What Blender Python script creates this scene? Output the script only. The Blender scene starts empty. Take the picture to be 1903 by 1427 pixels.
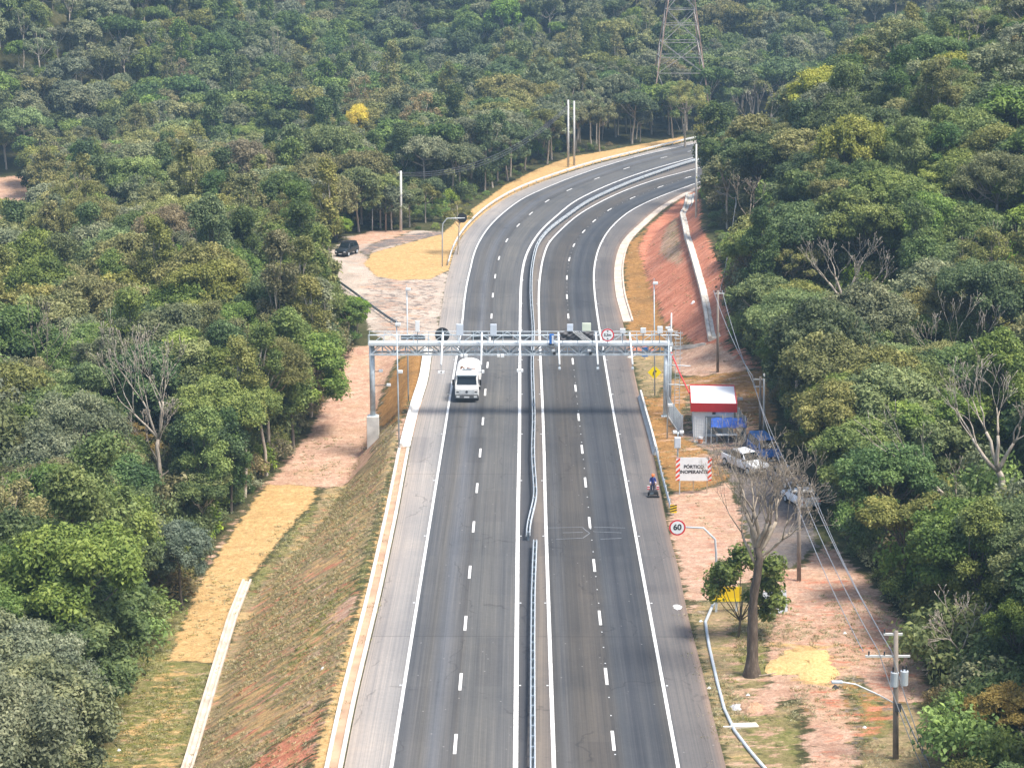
import bpy, bmesh, math, random
import numpy as np
from mathutils import Vector, Matrix

random.seed(7)
RNG = np.random.default_rng(11)
SC = bpy.context.scene
COL = SC.collection
R = math.radians

# ------------------------------------------------------------------ camera
F_PX, CAM_H, HORIZON = 3850.0, 50.0, -200.0
CX, CY = 951.5, 713.5
PITCH = math.atan((CY - HORIZON) / F_PX)
CP, SP = math.cos(PITCH), math.sin(PITCH)
cam_data = bpy.data.cameras.new("camera")
cam_data.sensor_fit = 'HORIZONTAL'
cam_data.sensor_width = 36.0
cam_data.lens = F_PX / 1903.0 * 36.0
cam_data.clip_start = 1.0
cam_data.clip_end = 4000.0
cam = bpy.data.objects.new("camera", cam_data)
COL.objects.link(cam)
cam.location = (0, 0, CAM_H)
cam.rotation_euler = (math.pi / 2 - PITCH, 0, 0)
SC.camera = cam

# ------------------------------------------------------------------ sky, sun, exposure
SUN_EL, SUN_AZ = R(63), R(122)          # azimuth measured from +Y towards +X
world = bpy.data.worlds.new("World")
SC.world = world
world.use_nodes = True
wn = world.node_tree
bg = wn.nodes["Background"]
sky = wn.nodes.new("ShaderNodeTexSky")
sky.sky_type = 'NISHITA'
sky.sun_disc = False
sky.sun_elevation = SUN_EL
sky.sun_rotation = SUN_AZ
sky.air_density = 1.2
sky.dust_density = 3.0
bg.inputs["Strength"].default_value = 0.15
wn.links.new(sky.outputs[0], bg.inputs[0])
sun_d = bpy.data.lights.new("sun", 'SUN')
sun_d.energy = 3.9
sun_d.angle = R(18.0)
sun_d.color = (1.0, 0.95, 0.87)
sun = bpy.data.objects.new("sun", sun_d)
COL.objects.link(sun)
sdir = Vector((math.sin(SUN_AZ) * math.cos(SUN_EL), math.cos(SUN_AZ) * math.cos(SUN_EL), math.sin(SUN_EL)))
sun.rotation_euler = sdir.to_track_quat('Z', 'Y').to_euler()
sun.location = (60, 160, 120)
SC.view_settings.view_transform = 'Standard'
SC.view_settings.look = 'None'
SC.view_settings.exposure = 0.70
SC.view_settings.gamma = 1.0
SC.cycles.use_denoising = True
SC.cycles.max_bounces = 5
SC.cycles.diffuse_bounces = 3
SC.cycles.glossy_bounces = 2
SC.cycles.transmission_bounces = 3
SC.cycles.transparent_max_bounces = 6
SC.cycles.volume_bounces = 0

# ------------------------------------------------------------------ picking helpers (photo measurements -> world)
def proj(P):
    P = np.atleast_2d(np.asarray(P, float))
    zc = P[:, 1] * CP + (CAM_H - P[:, 2]) * SP
    yc = -P[:, 1] * SP + (CAM_H - P[:, 2]) * CP
    return np.stack([CX + F_PX * P[:, 0] / zc, CY + F_PX * yc / zc, zc], 1)

def ray(px, py):
    u, v = (px - CX) / F_PX, (py - CY) / F_PX
    return np.array([u, CP - SP * v, -SP - CP * v])

def flat(px, py, z=0.0):
    d = ray(px, py)
    t = (z - CAM_H) / d[2]
    return np.array([0, 0, CAM_H]) + d * t

def at_depth(px, py, Y):
    d = ray(px, py)
    return np.array([0, 0, CAM_H]) + d * (Y / d[1])

def sstep(a, b, x):
    t = np.clip((np.asarray(x, float) - a) / (b - a), 0, 1)
    return t * t * (3 - 2 * t)

# cheap smooth value noise on numpy arrays
_perm = np.random.default_rng(3).random((256, 256))
def vnoise(x, y):
    x = np.asarray(x, float); y = np.asarray(y, float)
    xi = np.floor(x).astype(int); yi = np.floor(y).astype(int)
    fx = x - xi; fy = y - yi
    fx = fx * fx * (3 - 2 * fx); fy = fy * fy * (3 - 2 * fy)
    g = lambda a, b: _perm[a % 256, b % 256]
    return (g(xi, yi) * (1 - fx) + g(xi + 1, yi) * fx) * (1 - fy) + (g(xi, yi + 1) * (1 - fx) + g(xi + 1, yi + 1) * fx) * fy
def fbm(x, y, o=4):
    s = 0; a = .5
    for i in range(o):
        s = s + a * vnoise(x * 2 ** i + 17 * i, y * 2 ** i + 5 * i); a *= .5
    return s

# ------------------------------------------------------------------ object helpers
def tag(o, label=None, cat=None, group=None, kind=None):
    if label: o["label"] = label
    if cat: o["category"] = cat
    if group: o["group"] = group
    if kind: o["kind"] = kind
    return o

def empty(name, loc, rz=0.0, label=None, cat=None, group=None):
    o = bpy.data.objects.new(name, None)
    COL.objects.link(o)
    o.location = loc
    o.rotation_euler = (0, 0, rz)
    o.empty_display_size = 0.3
    return tag(o, label, cat, group)

def np_mesh(name, V, Fs, smooth=False):
    """V (n,3); Fs list of arrays (m,k)"""
    me = bpy.data.meshes.new(name)
    V = np.asarray(V, np.float32)
    if not isinstance(Fs, list): Fs = [Fs]
    Fs = [np.asarray(f, np.int32) for f in Fs if len(f)]
    me.vertices.add(len(V))
    me.vertices.foreach_set("co", V.ravel())
    nl = sum(f.size for f in Fs); npol = sum(len(f) for f in Fs)
    me.loops.add(nl); me.polygons.add(npol)
    me.loops.foreach_set("vertex_index", np.concatenate([f.ravel() for f in Fs]))
    tot = np.concatenate([np.full(len(f), f.shape[1], np.int32) for f in Fs])
    start = np.concatenate([[0], np.cumsum(tot)[:-1]]).astype(np.int32)
    me.polygons.foreach_set("loop_start", start)
    me.update(calc_edges=True)
    if smooth:
        me.polygons.foreach_set("use_smooth", np.ones(npol, bool))
    return me

class MB:
    """collects simple solids, then links them as one mesh object"""
    def __init__(s): s.v = []; s.f = []
    def add(s, vs, fs):
        b = len(s.v)
        s.v += [tuple(map(float, q)) for q in vs]
        s.f += [tuple(i + b for i in q) for q in fs]
        return s
    def box(s, x0, x1, y0, y1, z0, z1):
        return s.add([(x0,y0,z0),(x1,y0,z0),(x1,y1,z0),(x0,y1,z0),(x0,y0,z1),(x1,y0,z1),(x1,y1,z1),(x0,y1,z1)],
                     [(0,3,2,1),(4,5,6,7),(0,1,5,4),(1,2,6,5),(2,3,7,6),(3,0,4,7)])
    def hexa(s, p):
        """8 points, bottom 4 then top 4, both counter-clockwise from above"""
        return s.add(p, [(0,3,2,1),(4,5,6,7),(0,1,5,4),(1,2,6,5),(2,3,7,6),(3,0,4,7)])
    def tube(s, a, b, r0, r1=None, n=8, caps=True):
        r1 = r0 if r1 is None else r1
        a = Vector(a); b = Vector(b)
        d = (b - a).normalized()
        t = d.orthogonal().normalized(); w = d.cross(t)
        vs = []
        for (c, r) in ((a, r0), (b, r1)):
            for i in range(n):
                q = 2 * math.pi * i / n
                vs.append(c + (t * math.cos(q) + w * math.sin(q)) * r)
        fs = [(i, (i + 1) % n, n + (i + 1) % n, n + i) for i in range(n)]
        if caps: fs += [tuple(range(n - 1, -1, -1)), tuple(range(n, 2 * n))]
        return s.add(vs, fs)
    def bar(s, a, b, w, h=None):
        """rectangular bar between two points"""
        h = h or w
        a = Vector(a); b = Vector(b)
        d = (b - a).normalized()
        up = Vector((0, 0, 1)) if abs(d.z) < .95 else Vector((0, 1, 0))
        t = d.cross(up).normalized(); u = t.cross(d)
        vs = [c + t * sx * w / 2 + u * sz * h / 2 for c in (a, b) for sx, sz in ((-1,-1),(1,-1),(1,1),(-1,1))]
        return s.add(vs, [(3,2,1,0),(4,5,6,7),(0,1,5,4),(1,2,6,5),(2,3,7,6),(3,0,4,7)])
    def path(s, pts, r, n=6):
        """tube along points; r scalar or list"""
        pts = [Vector(p) for p in pts]
        rr = r if hasattr(r, '__len__') else [r] * len(pts)
        b = len(s.v); t = None
        for i, p in enumerate(pts):
            d = (pts[min(i + 1, len(pts) - 1)] - pts[max(i - 1, 0)]).normalized()
            t = d.orthogonal().normalized() if t is None else (t - d * t.dot(d)).normalized()
            w = d.cross(t)
            for k in range(n):
                q = 2 * math.pi * k / n
                s.v.append(tuple(p + (t * math.cos(q) + w * math.sin(q)) * rr[i]))
        for i in range(len(pts) - 1):
            for k in range(n):
                s.f.append((b + i*n + k, b + i*n + (k+1) % n, b + (i+1)*n + (k+1) % n, b + (i+1)*n + k))
        s.f.append(tuple(b + k for k in range(n - 1, -1, -1)))
        e = b + (len(pts) - 1) * n
        s.f.append(tuple(e + k for k in range(n)))
        return s
    def sweep(s, pts, prof):
        """closed profile [(lateral right, up)] along points (horizontal normals)"""
        pts = np.asarray(pts, float)
        d = np.gradient(pts, axis=0)
        nrm = np.stack([d[:, 1], -d[:, 0]], 1); nrm /= np.linalg.norm(nrm, axis=1)[:, None] + 1e-9
        m = len(prof); b = len(s.v)
        for p, n in zip(pts, nrm):
            for (l, u) in prof:
                s.v.append((p[0] + n[0]*l, p[1] + n[1]*l, p[2] + u))
        for i in range(len(pts) - 1):
            for k in range(m):
                s.f.append((b + i*m + k, b + i*m + (k+1) % m, b + (i+1)*m + (k+1) % m, b + (i+1)*m + k))
        s.f.append(tuple(b + k for k in range(m - 1, -1, -1)))
        e = b + (len(pts) - 1) * m
        s.f.append(tuple(e + k for k in range(m)))
        return s
    def disc(s, c, r, y0, y1, n=28):
        """disc facing -Y/+Y between y0 and y1"""
        vs = []
        for y in (y0, y1):
            for i in range(n):
                q = 2 * math.pi * i / n
                vs.append((c[0] + r * math.cos(q), y, c[1] + r * math.sin(q)))
        fs = [(i, (i+1) % n, n + (i+1) % n, n + i) for i in range(n)]
        fs += [tuple(range(n)), tuple(range(2*n - 1, n - 1, -1))]
        return s.add(vs, fs)
    def profile(s, poly, hw):
        """side polygon [(y,z)] extruded to +-hw(z)"""
        n = len(poly)
        vs = [(-hw(z), y, z) for y, z in poly] + [(hw(z), y, z) for y, z in poly]
        fs = [(i, (i+1) % n, n + (i+1) % n, n + i) for i in range(n)]
        fs += [tuple(range(n - 1, -1, -1)), tuple(range(n, 2*n))]
        return s.add(vs, fs)
    def mesh(s, name, bevel=0.0, smooth=False):
        me = bpy.data.meshes.new(name)
        me.from_pydata(s.v, [], s.f)
        bm = bmesh.new(); bm.from_mesh(me)
        bmesh.ops.recalc_face_normals(bm, faces=bm.faces)
        if bevel:
            bmesh.ops.bevel(bm, geom=[e for e in bm.edges if e.is_manifold and e.calc_face_angle(0) > .5], offset=bevel, segments=2, affect='EDGES', profile=.5)
        bm.to_mesh(me); bm.free()
        if smooth:
            me.polygons.foreach_set("use_smooth", np.ones(len(me.polygons), bool))
        me.update()
        return me
    def build(s, name, m, parent=None, bevel=0.0, smooth=False, loc=None, rz=0.0):
        return link(name, s.mesh(name, bevel, smooth), m, parent, loc, rz)

def link(name, me, m=None, parent=None, loc=None, rz=0.0):
    o = bpy.data.objects.new(name, me)
    COL.objects.link(o)
    if m is not None and len(me.materials) == 0: me.materials.append(m)
    if parent is not None: o.parent = parent
    if loc is not None: o.location = loc
    if rz: o.rotation_euler = (0, 0, rz)
    return o

def copy_tree(o, parent=None):
    c = o.copy(); COL.objects.link(c)
    if parent is not None: c.parent = parent
    for ch in list(o.children): copy_tree(ch, c)
    return c

_fontcurves = {}
def text_mesh(txt, size, bold=0.0):
    cu = bpy.data.curves.new("lettering", 'FONT')
    cu.body = txt; cu.size = size; cu.align_x = 'CENTER'; cu.align_y = 'CENTER'
    cu.extrude = 0.004; cu.offset = bold
    tmp = bpy.data.objects.new("tmp_text", cu)
    me = bpy.data.meshes.new_from_object(tmp)
    bpy.data.objects.remove(tmp); bpy.data.curves.remove(cu)
    return me

def lettering(name, txt, size, m, parent, loc, bold=0.0, tilt=0.0):
    o = link(name, text_mesh(txt, size, bold), m, parent, loc)
    o.rotation_euler = (math.pi / 2 + tilt, 0, 0)
    return o

# ------------------------------------------------------------------ materials
MATS = {}
class NT:
    def __init__(s, name):
        s.m = bpy.data.materials.new(name); s.m.use_nodes = True
        s.t = s.m.node_tree; s.b = s.t.nodes["Principled BSDF"]; s.out = s.t.nodes["Material Output"]
    def n(s, typ, **kw):
        x = s.t.nodes.new(typ)
        for k, v in kw.items(): setattr(x, k, v)
        return x
    def l(s, a, b): s.t.links.new(a, b)
    def val(s, sock, v):
        if hasattr(v, 'node'): s.l(v, sock)
        else: sock.default_value = v
    def math(s, op, a, b=0.0, clamp=False):
        x = s.n("ShaderNodeMath", operation=op, use_clamp=clamp)
        s.val(x.inputs[0], a); s.val(x.inputs[1], b)
        return x.outputs[0]
    def noise(s, vec, scale, detail=4.0, rough=.55):
        x = s.n("ShaderNodeTexNoise"); x.inputs["Scale"].default_value = scale
        x.inputs["Detail"].default_value = detail; x.inputs["Roughness"].default_value = rough
        if vec is not None: s.l(vec, x.inputs["Vector"])
        return x.outputs["Fac"]
    def ramp(s, fac, stops):
        x = s.n("ShaderNodeValToRGB"); cr = x.color_ramp
        while len(cr.elements) < len(stops): cr.elements.new(.5)
        for e, (p, c) in zip(cr.elements, stops):
            e.position = p; e.color = (*c, 1) if len(c) == 3 else c
        s.l(fac, x.inputs[0])
        return x.outputs[0]
    def mix(s, fac, a, b, blend='MIX'):
        x = s.n("ShaderNodeMix", data_type='RGBA', blend_type=blend)
        s.val(x.inputs[0], fac)
        for i, v in ((6, a), (7, b)):
            if hasattr(v, 'node'): s.l(v, x.inputs[i])
            else: x.inputs[i].default_value = (*v, 1)
        return x.outputs[2]
    def maprange(s, v, a, b, c=0.0, d=1.0, smooth=False):
        x = s.n("ShaderNodeMapRange"); x.clamp = True
        if smooth: x.interpolation_type = 'SMOOTHSTEP'
        s.val(x.inputs[0], v)
        for i, q in zip((1, 2, 3, 4), (a, b, c, d)): x.inputs[i].default_value = q
        return x.outputs[0]
    def mapping(s, vec, scale=(1,1,1), rot=(0,0,0)):
        x = s.n("ShaderNodeMapping"); x.inputs["Scale"].default_value = scale; x.inputs["Rotation"].default_value = rot
        s.l(vec, x.inputs[0]); return x.outputs[0]
    def bump(s, h, strength=.4, dist=.05):
        x = s.n("ShaderNodeBump"); x.inputs["Strength"].default_value = strength; x.inputs["Distance"].default_value = dist
        s.l(h, x.inputs["Height"]); s.l(x.outputs[0], s.b.inputs["Normal"])
    def coord(s, what="Object"):
        return s.n("ShaderNodeTexCoord").outputs[what]

def paint(name, col, rough=.5, metal=0.0, vary=.12, scale=3.0, spec=.5):
    """plain painted / solid surface with a little uneven wear"""
    if name in MATS: return MATS[name]
    t = NT(name)
    n = t.noise(t.coord(), scale, 5)
    lo = tuple(c * (1 - vary) for c in col); hi = tuple(min(1, c * (1 + vary)) for c in col)
    t.l(t.ramp(n, [(.3, lo), (.7, hi)]), t.b.inputs["Base Color"])
    t.b.inputs["Roughness"].default_value = rough
    t.b.inputs["Metallic"].default_value = metal
    t.b.inputs["Specular IOR Level"].default_value = spec
    MATS[name] = t.m
    return t.m

M_GALV = paint("galvanised steel", (.47, .52, .55), .5, .15, .2, 2.5)
M_GALVD = paint("grey steel", (.24, .29, .33), .5, .35, .2, 2.5)
M_WHITE = paint("white paint", (.78, .79, .78), .45, 0, .06)
M_OFFWHITE = paint("off white", (.66, .68, .68), .55, 0, .1)
M_BLACK = paint("black", (.018, .018, .02), .5, 0, .2)
M_TYRE = paint("tyre rubber", (.02, .02, .02), .85, 0, .2)
M_GLASS = paint("dark glass", (.012, .018, .022), .08, 0, .1)
M_RED = paint("red paint", (.55, .03, .03), .45, 0, .1)
M_SIGNRED = paint("sign red", (.65, .02, .03), .4, 0, .05)
M_ORANGE = paint("orange paint", (.75, .16, .03), .4, 0, .05)
M_YELLOW = paint("sign yellow", (.85, .58, .01), .45, 0, .05)
M_BLUE = paint("blue paint", (.02, .14, .45), .45, 0, .1)
M_CONC = paint("pale concrete", (.52, .50, .46), .85, 0, .2, 1.3)
M_CONCW = paint("white concrete", (.60, .54, .46), .9, 0, .28, .9)
M_RUST = paint("rusty steel", (.22, .17, .14), .7, .3, .45, .6)
M_WOODPOLE = paint("weathered pole", (.24, .20, .165), .85, 0, .25, 1.5)
M_CONCPOLE = paint("concrete pole", (.55, .54, .50), .8, 0, .12, 1.5)
M_WIRE = paint("cable", (.30, .31, .33), .5, .3, .1)
M_WIRED = paint("dark cable", (.07, .07, .08), .6, 0, .1)
M_DARKGREY = paint("dark grey", (.06, .065, .07), .5, 0, .2)
M_LINE = None

# road marking paint, worn
t = NT("marking paint")
uvn = t.coord("Object")
n = t.noise(uvn, 1.2, 6, .65); n2 = t.noise(uvn, 9, 3)
c = t.ramp(n, [(.3, (.46, .44, .41)), (.55, (.74, .73, .70))])
c = t.mix(t.maprange(n2, .62, .75, 0, .5), c, (.30, .30, .30))
t.l(c, t.b.inputs["Base Color"]); t.b.inputs["Roughness"].default_value = .6
M_LINE = t.m

def asphalt(name, lanes, track=.5, patch=.35, speck=.4):
    """lanes: colour stops across the strip (0..1); long streaks, joints, stains and specks on top"""
    t = NT(name)
    uv = t.coord("UV")                       # x across (0..1), y along in metres
    ob = t.coord("Object")
    sep = t.n("ShaderNodeSeparateXYZ"); t.l(uv, sep.inputs[0])
    wob = t.math('MULTIPLY', t.math('SUBTRACT', t.noise(t.mapping(uv, (6, .03, 1)), 1.0, 4), .5), .10)
    c = t.ramp(t.math('ADD', sep.outputs[0], wob), lanes)
    st = t.noise(t.mapping(uv, (26, .018, 1)), 1.0, 5, .6)          # long streaks
    st2 = t.noise(t.mapping(uv, (85, .06, 1)), 1.0, 3, .6)
    big = t.noise(ob, .05, 5, .65); med = t.noise(ob, .35, 5, .65)
    fine = t.noise(ob, 3.0, 5, .7)
    mul = t.n("ShaderNodeMix", data_type='RGBA', blend_type='MULTIPLY'); mul.inputs[0].default_value = 1
    t.l(c, mul.inputs[6]); t.l(t.ramp(st, [(.3, (.78, .80, .83)), (.5, (1, 1, 1)), (.7, (1.22, 1.19, 1.15))]), mul.inputs[7]); c = mul.outputs[2]
    def scale(fac, v):
        nonlocal c
        m = t.n("ShaderNodeMix", data_type='RGBA', blend_type='MULTIPLY'); t.val(m.inputs[0], fac)
        t.l(c, m.inputs[6]); m.inputs[7].default_value = (*v, 1); c = m.outputs[2]
    scale(t.maprange(st2, .5, .75, 0, .8), (1.35, 1.32, 1.28))
    scale(t.maprange(st2, .5, .25, 0, .7), (.70, .71, .73))
    scale(t.maprange(big, .50, .64, 0, track), (.56, .60, .66))
    scale(t.maprange(big, .47, .32, 0, patch), (1.30, 1.24, 1.17))
    scale(t.maprange(med, .55, .72, 0, .35), (1.25, 1.18, 1.1))
    crk = t.n("ShaderNodeTexVoronoi", feature='DISTANCE_TO_EDGE'); crk.inputs["Scale"].default_value = .16
    cm = t.n("ShaderNodeVectorMath", operation='ADD'); t.l(t.mapping(ob, (1.0, .34, 1)), cm.inputs[0])
    cn_ = t.n("ShaderNodeTexNoise"); cn_.inputs["Scale"].default_value = .5; t.l(ob, cn_.inputs["Vector"])
    cs_ = t.n("ShaderNodeVectorMath", operation='SCALE'); cs_.inputs["Scale"].default_value = 1.6; t.l(cn_.outputs["Color"], cs_.inputs[0]); t.l(cs_.outputs[0], cm.inputs[1])
    t.l(cm.outputs[0], crk.inputs["Vector"])
    scale(t.math('MULTIPLY', t.maprange(crk.outputs["Distance"], .004, .011, .55, 0), t.maprange(med, .48, .56, 0, 1)), (.45, .45, .47))
    pat = t.n("ShaderNodeTexBrick"); pat.offset = .37; pat.inputs["Scale"].default_value = 1.0; pat.inputs["Mortar Size"].default_value = 0.0
    pat.inputs["Brick Width"].default_value = 1.75; pat.inputs["Row Height"].default_value = 9.0
    pat.inputs["Color1"].default_value = (0, 0, 0, 1); pat.inputs["Color2"].default_value = (1, 1, 1, 1); t.l(ob, pat.inputs["Vector"])
    scale(t.maprange(pat.outputs["Color"], .86, .90, 0, .55), (.80, .80, .82))
    scale(t.maprange(pat.outputs["Color"], .14, .10, 0, .45), (1.16, 1.14, 1.1))
    jn = t.math('FRACT', t.math('MULTIPLY', sep.outputs[1], 1 / 41.0))
    scale(t.math('MULTIPLY', t.math('LESS_THAN', jn, .004), .6), (.6, .6, .6))
    slab = t.n("ShaderNodeTexWhiteNoise", noise_dimensions='1D'); t.l(t.math('FLOOR', t.math('MULTIPLY', sep.outputs[1], 1 / 41.0)), slab.inputs["W"])
    scale(t.maprange(slab.outputs[0], 0, 1, 0, .35), (.80, .82, .85))
    sp = t.n("ShaderNodeTexVoronoi"); sp.inputs["Scale"].default_value = .9
    t.l(ob, sp.inputs["Vector"])
    c = t.mix(t.maprange(sp.outputs["Distance"], .03, .07, speck, 0), c, (.5, .48, .45))
    scale(t.maprange(fine, .3, .7, .6, 0), (.75, .75, .75))
    t.l(c, t.b.inputs["Base Color"])
    t.b.inputs["Roughness"].default_value = .8
    t.b.inputs["Specular IOR Level"].default_value = .35
    t.bump(fine, .25, .02)
    return t.m
M_LANE_L = asphalt("asphalt lanes pale", [(0, (0.0773, 0.0792, 0.0835)), (0.1, (0.0959, 0.0948, 0.0948)), (0.2, (0.102, 0.096, 0.0875)), (0.31, (0.1143, 0.1176, 0.1252)), (0.38, (0.102, 0.1009, 0.1005)), (0.47, (0.0773, 0.0732, 0.0688)), (0.52, (0.102, 0.0997, 0.0948)), (0.7, (0.1143, 0.1099, 0.1015)), (0.85, (0.102, 0.1009, 0.0993)), (0.95, (0.1051, 0.1032, 0.1005)), (1, (0.0742, 0.0721, 0.0705))], .35)
M_LANE_R = asphalt("asphalt lanes dark", [(0, (0.0647, 0.0596, 0.054)), (0.1, (0.085, 0.0841, 0.0841)), (0.2, (0.0702, 0.0649, 0.0591)), (0.32, (0.0812, 0.0725, 0.063)), (0.44, (0.0795, 0.0718, 0.0641)), (0.52, (0.0631, 0.0596, 0.056)), (0.6, (0.0713, 0.0745, 0.0791)), (0.7, (0.0483, 0.0516, 0.0591)), (0.8, (0.0657, 0.0681, 0.0726)), (0.88, (0.0504, 0.0532, 0.0591)), (1, (0.0713, 0.0671, 0.061))], .5)
M_SHOULDER = asphalt("asphalt shoulder", [(0, (0.321, 0.2738, 0.2313)), (0.3, (0.2832, 0.2549, 0.2313)), (0.6, (0.2926, 0.269, 0.2473)), (0.85, (0.2549, 0.2407, 0.2266)), (1, (0.1794, 0.1746, 0.1699))], .3, .6)
M_SHOULDER_R = asphalt("asphalt shoulder dusty", [(0, (0.1008, 0.0972, 0.0972)), (0.15, (0.144, 0.1332, 0.126)), (0.5, (0.1332, 0.1224, 0.1152)), (0.8, (0.1584, 0.1368, 0.1224)), (1, (0.2448, 0.1728, 0.1296))], .4, .7)
M_MEDIAN = asphalt("median asphalt", [(0, (0.1224, 0.108, 0.0972)), (0.5, (0.1728, 0.1476, 0.1238)), (1, (0.1152, 0.1008, 0.0922))], .3, .5, .2)
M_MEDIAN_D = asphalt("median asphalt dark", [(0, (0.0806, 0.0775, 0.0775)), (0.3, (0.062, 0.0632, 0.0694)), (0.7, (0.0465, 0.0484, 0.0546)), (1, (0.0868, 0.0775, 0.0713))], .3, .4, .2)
# ------------------------------------------------------------------ road alignment (measured lines on the level carriageway)
P_MB = [(993,1427),(992,1100),(991.5,1000),(991,901),(990.5,880),(989.8,840),(988.8,773),(988,672),(986.5,611),(986.5,554),(988,504),(991.5,480),(1000,451),(1020,425.5),(1053.7,397),(1094,371.7),(1144.5,348),(1212,321),(1279,299.4)]
P_LE = [(727,1427),(803,947),(835,745),(859,605),(863.7,554),(875.5,497),(878.8,480),(894,444),(916,414),(942.7,390),(976,366.6),(1010,351.5),(1060.5,331),(1111,313),(1178,292.6),(1265.7,272.5)]
P_LR = [(958,1427),(963.6,947),(965.6,806),(966,692),(967,611),(968,554),(970,514),(976,480),(988,454),(1010,424),(1037,400),(1070.5,373),(1111,353),(1164.7,331),(1218.5,313),(1279,296)]
P_RL = [(1029.5,1427),(1012.7,947),(1010,806),(1005,689),(1002,611),(1001.6,537),(1005,503.6),(1011.7,470),(1018,454),(1043.6,425.5),(1074,400),(1111,378.4),(1164.7,353),(1228.6,331),(1279,318)]
P_RR = [(1260.6,1427),(1172.5,947),(1156,857),(1141,773),(1124,672),(1114,611),(1106,554),(1103.5,514),(1107.5,480),(1117.6,451),(1137.8,420.5),(1171.5,392),(1212,371.7),(1279,346.5)]
P_OL = [(640,1427),(660,1317),(687,1202),(712,1098),(742.6,947),(764.5,823),(781,756),(798,705),(803,658),(815,611),(820,581),(826.7,537),(838,492),(844,470),(859,441),(884,411),(916,384),(966,355),(1043,326),(1111,304.5),(1195,284),(1266,266.5)]
P_OR = [(1352,1427),(1330,1347),(1307,1246),(1280,1149),(1263,1058),(1240,976),(1219,860),(1190,740),(1172,660),(1158,598),(1144.6,551),(1141,503.6),(1144.6,480),(1154.7,451),(1191.7,413.8),(1245.5,373),(1278,356)]
def wl(pts, z=0.0): return np.array([flat(x, y, z)[:2] for x, y in pts])

def smooth_poly(w, win):
    seg = np.r_[0, np.cumsum(np.linalg.norm(np.diff(w, axis=0), axis=1))]
    s = np.arange(0, seg[-1], 1.0)
    q = np.stack([np.interp(s, seg, w[:, 0]), np.interp(s, seg, w[:, 1])], 1)
    for _ in range(3):
        a = q[:1] - (q[1:2] - q[:1]) * np.arange(win, 0, -1)[:, None]
        d = q[-1:] - q[-2:-1]
        b = q[-1:] + d * np.arange(1, win + 1)[:, None]
        e = np.concatenate([a, q, b]); k = np.ones(2 * win + 1) / (2 * win + 1)
        q = np.stack([np.convolve(e[:, i], k, 'valid') for i in (0, 1)], 1)
    return q
_a, _b = wl(P_LR), wl(P_RL)
_t = np.linspace(0, 1, 60)
def _res(w):
    g_ = np.r_[0, np.cumsum(np.linalg.norm(np.diff(w, axis=0), axis=1))]; g_ /= g_[-1]
    return np.stack([np.interp(_t, g_, w[:, i]) for i in (0, 1)], 1)
_c = smooth_poly((_res(_a) + _res(_b)) / 2, 9)
# run on towards the camera and on behind the hill
pre = _c[:1] + (_c[:1] - _c[4:5]) / 4 * np.arange(60, 0, -1)[:, None]
h = math.atan2(*(_c[-1] - _c[-8])); post = []; p = _c[-1].copy()
for i in range(170):
    h += 1 / 420.0; p = p + np.array([math.sin(h), math.cos(h)]); post.append(p.copy())
AX = np.concatenate([pre, _c, np.array(post)])
AXS = np.r_[0, np.cumsum(np.linalg.norm(np.diff(AX, axis=0), axis=1))]
AXT = np.gradient(AX, axis=0); AXT /= np.linalg.norm(AXT, axis=1)[:, None]
AXN = np.stack([AXT[:, 1], -AXT[:, 0]], 1)          # to the right
def frame(XY):
    """nearest station and signed offset (+ right) for points"""
    XY = np.atleast_2d(XY); S = np.empty(len(XY)); O = np.empty(len(XY))
    for i in range(0, len(XY), 20000):
        q = XY[i:i + 20000]
        d2 = (q[:, :1] - AX[:, 0]) ** 2 + (q[:, 1:] - AX[:, 1]) ** 2
        j = d2.argmin(1); v = q - AX[j]
        sgn = np.sign((v * AXN[j]).sum(1)); S[i:i+20000] = AXS[j] + (v * AXT[j]).sum(1)
        O[i:i+20000] = sgn * np.sqrt(d2[np.arange(len(q)), j])
    return S, O
def offs(pts, z=0.0):
    S, O = frame(wl(pts, z)); k = np.argsort(S)
    return S[k], O[k]
LINES = {k: offs(v, .7 if k == 'MB' else 0.0) for k, v in dict(LE=P_LE, LR=P_LR, RL=P_RL, RR=P_RR, OL=P_OL, OR=P_OR, MB=P_MB).items()}
def off(name, s):
    a, b = LINES[name]
    ss = np.linspace(a[0] - 40, a[-1] + 40, 240); v = np.interp(ss, a, b)
    k = np.hanning(13); k /= k.sum()
    v = np.convolve(np.pad(v, 6, mode='edge'), k, 'valid')
    return np.interp(s, ss, v)
def axis_pt(s, o=0.0):
    s = np.asarray(s, float)
    x = np.interp(s, AXS, AX[:, 0]); y = np.interp(s, AXS, AX[:, 1])
    nx = np.interp(s, AXS, AXN[:, 0]); ny = np.interp(s, AXS, AXN[:, 1])
    return np.stack([x + nx * o, y + ny * o], -1)
S_END = AXS[-1]
def s_of(px, py): return float(frame(flat(px, py)[:2])[0][0])

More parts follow.
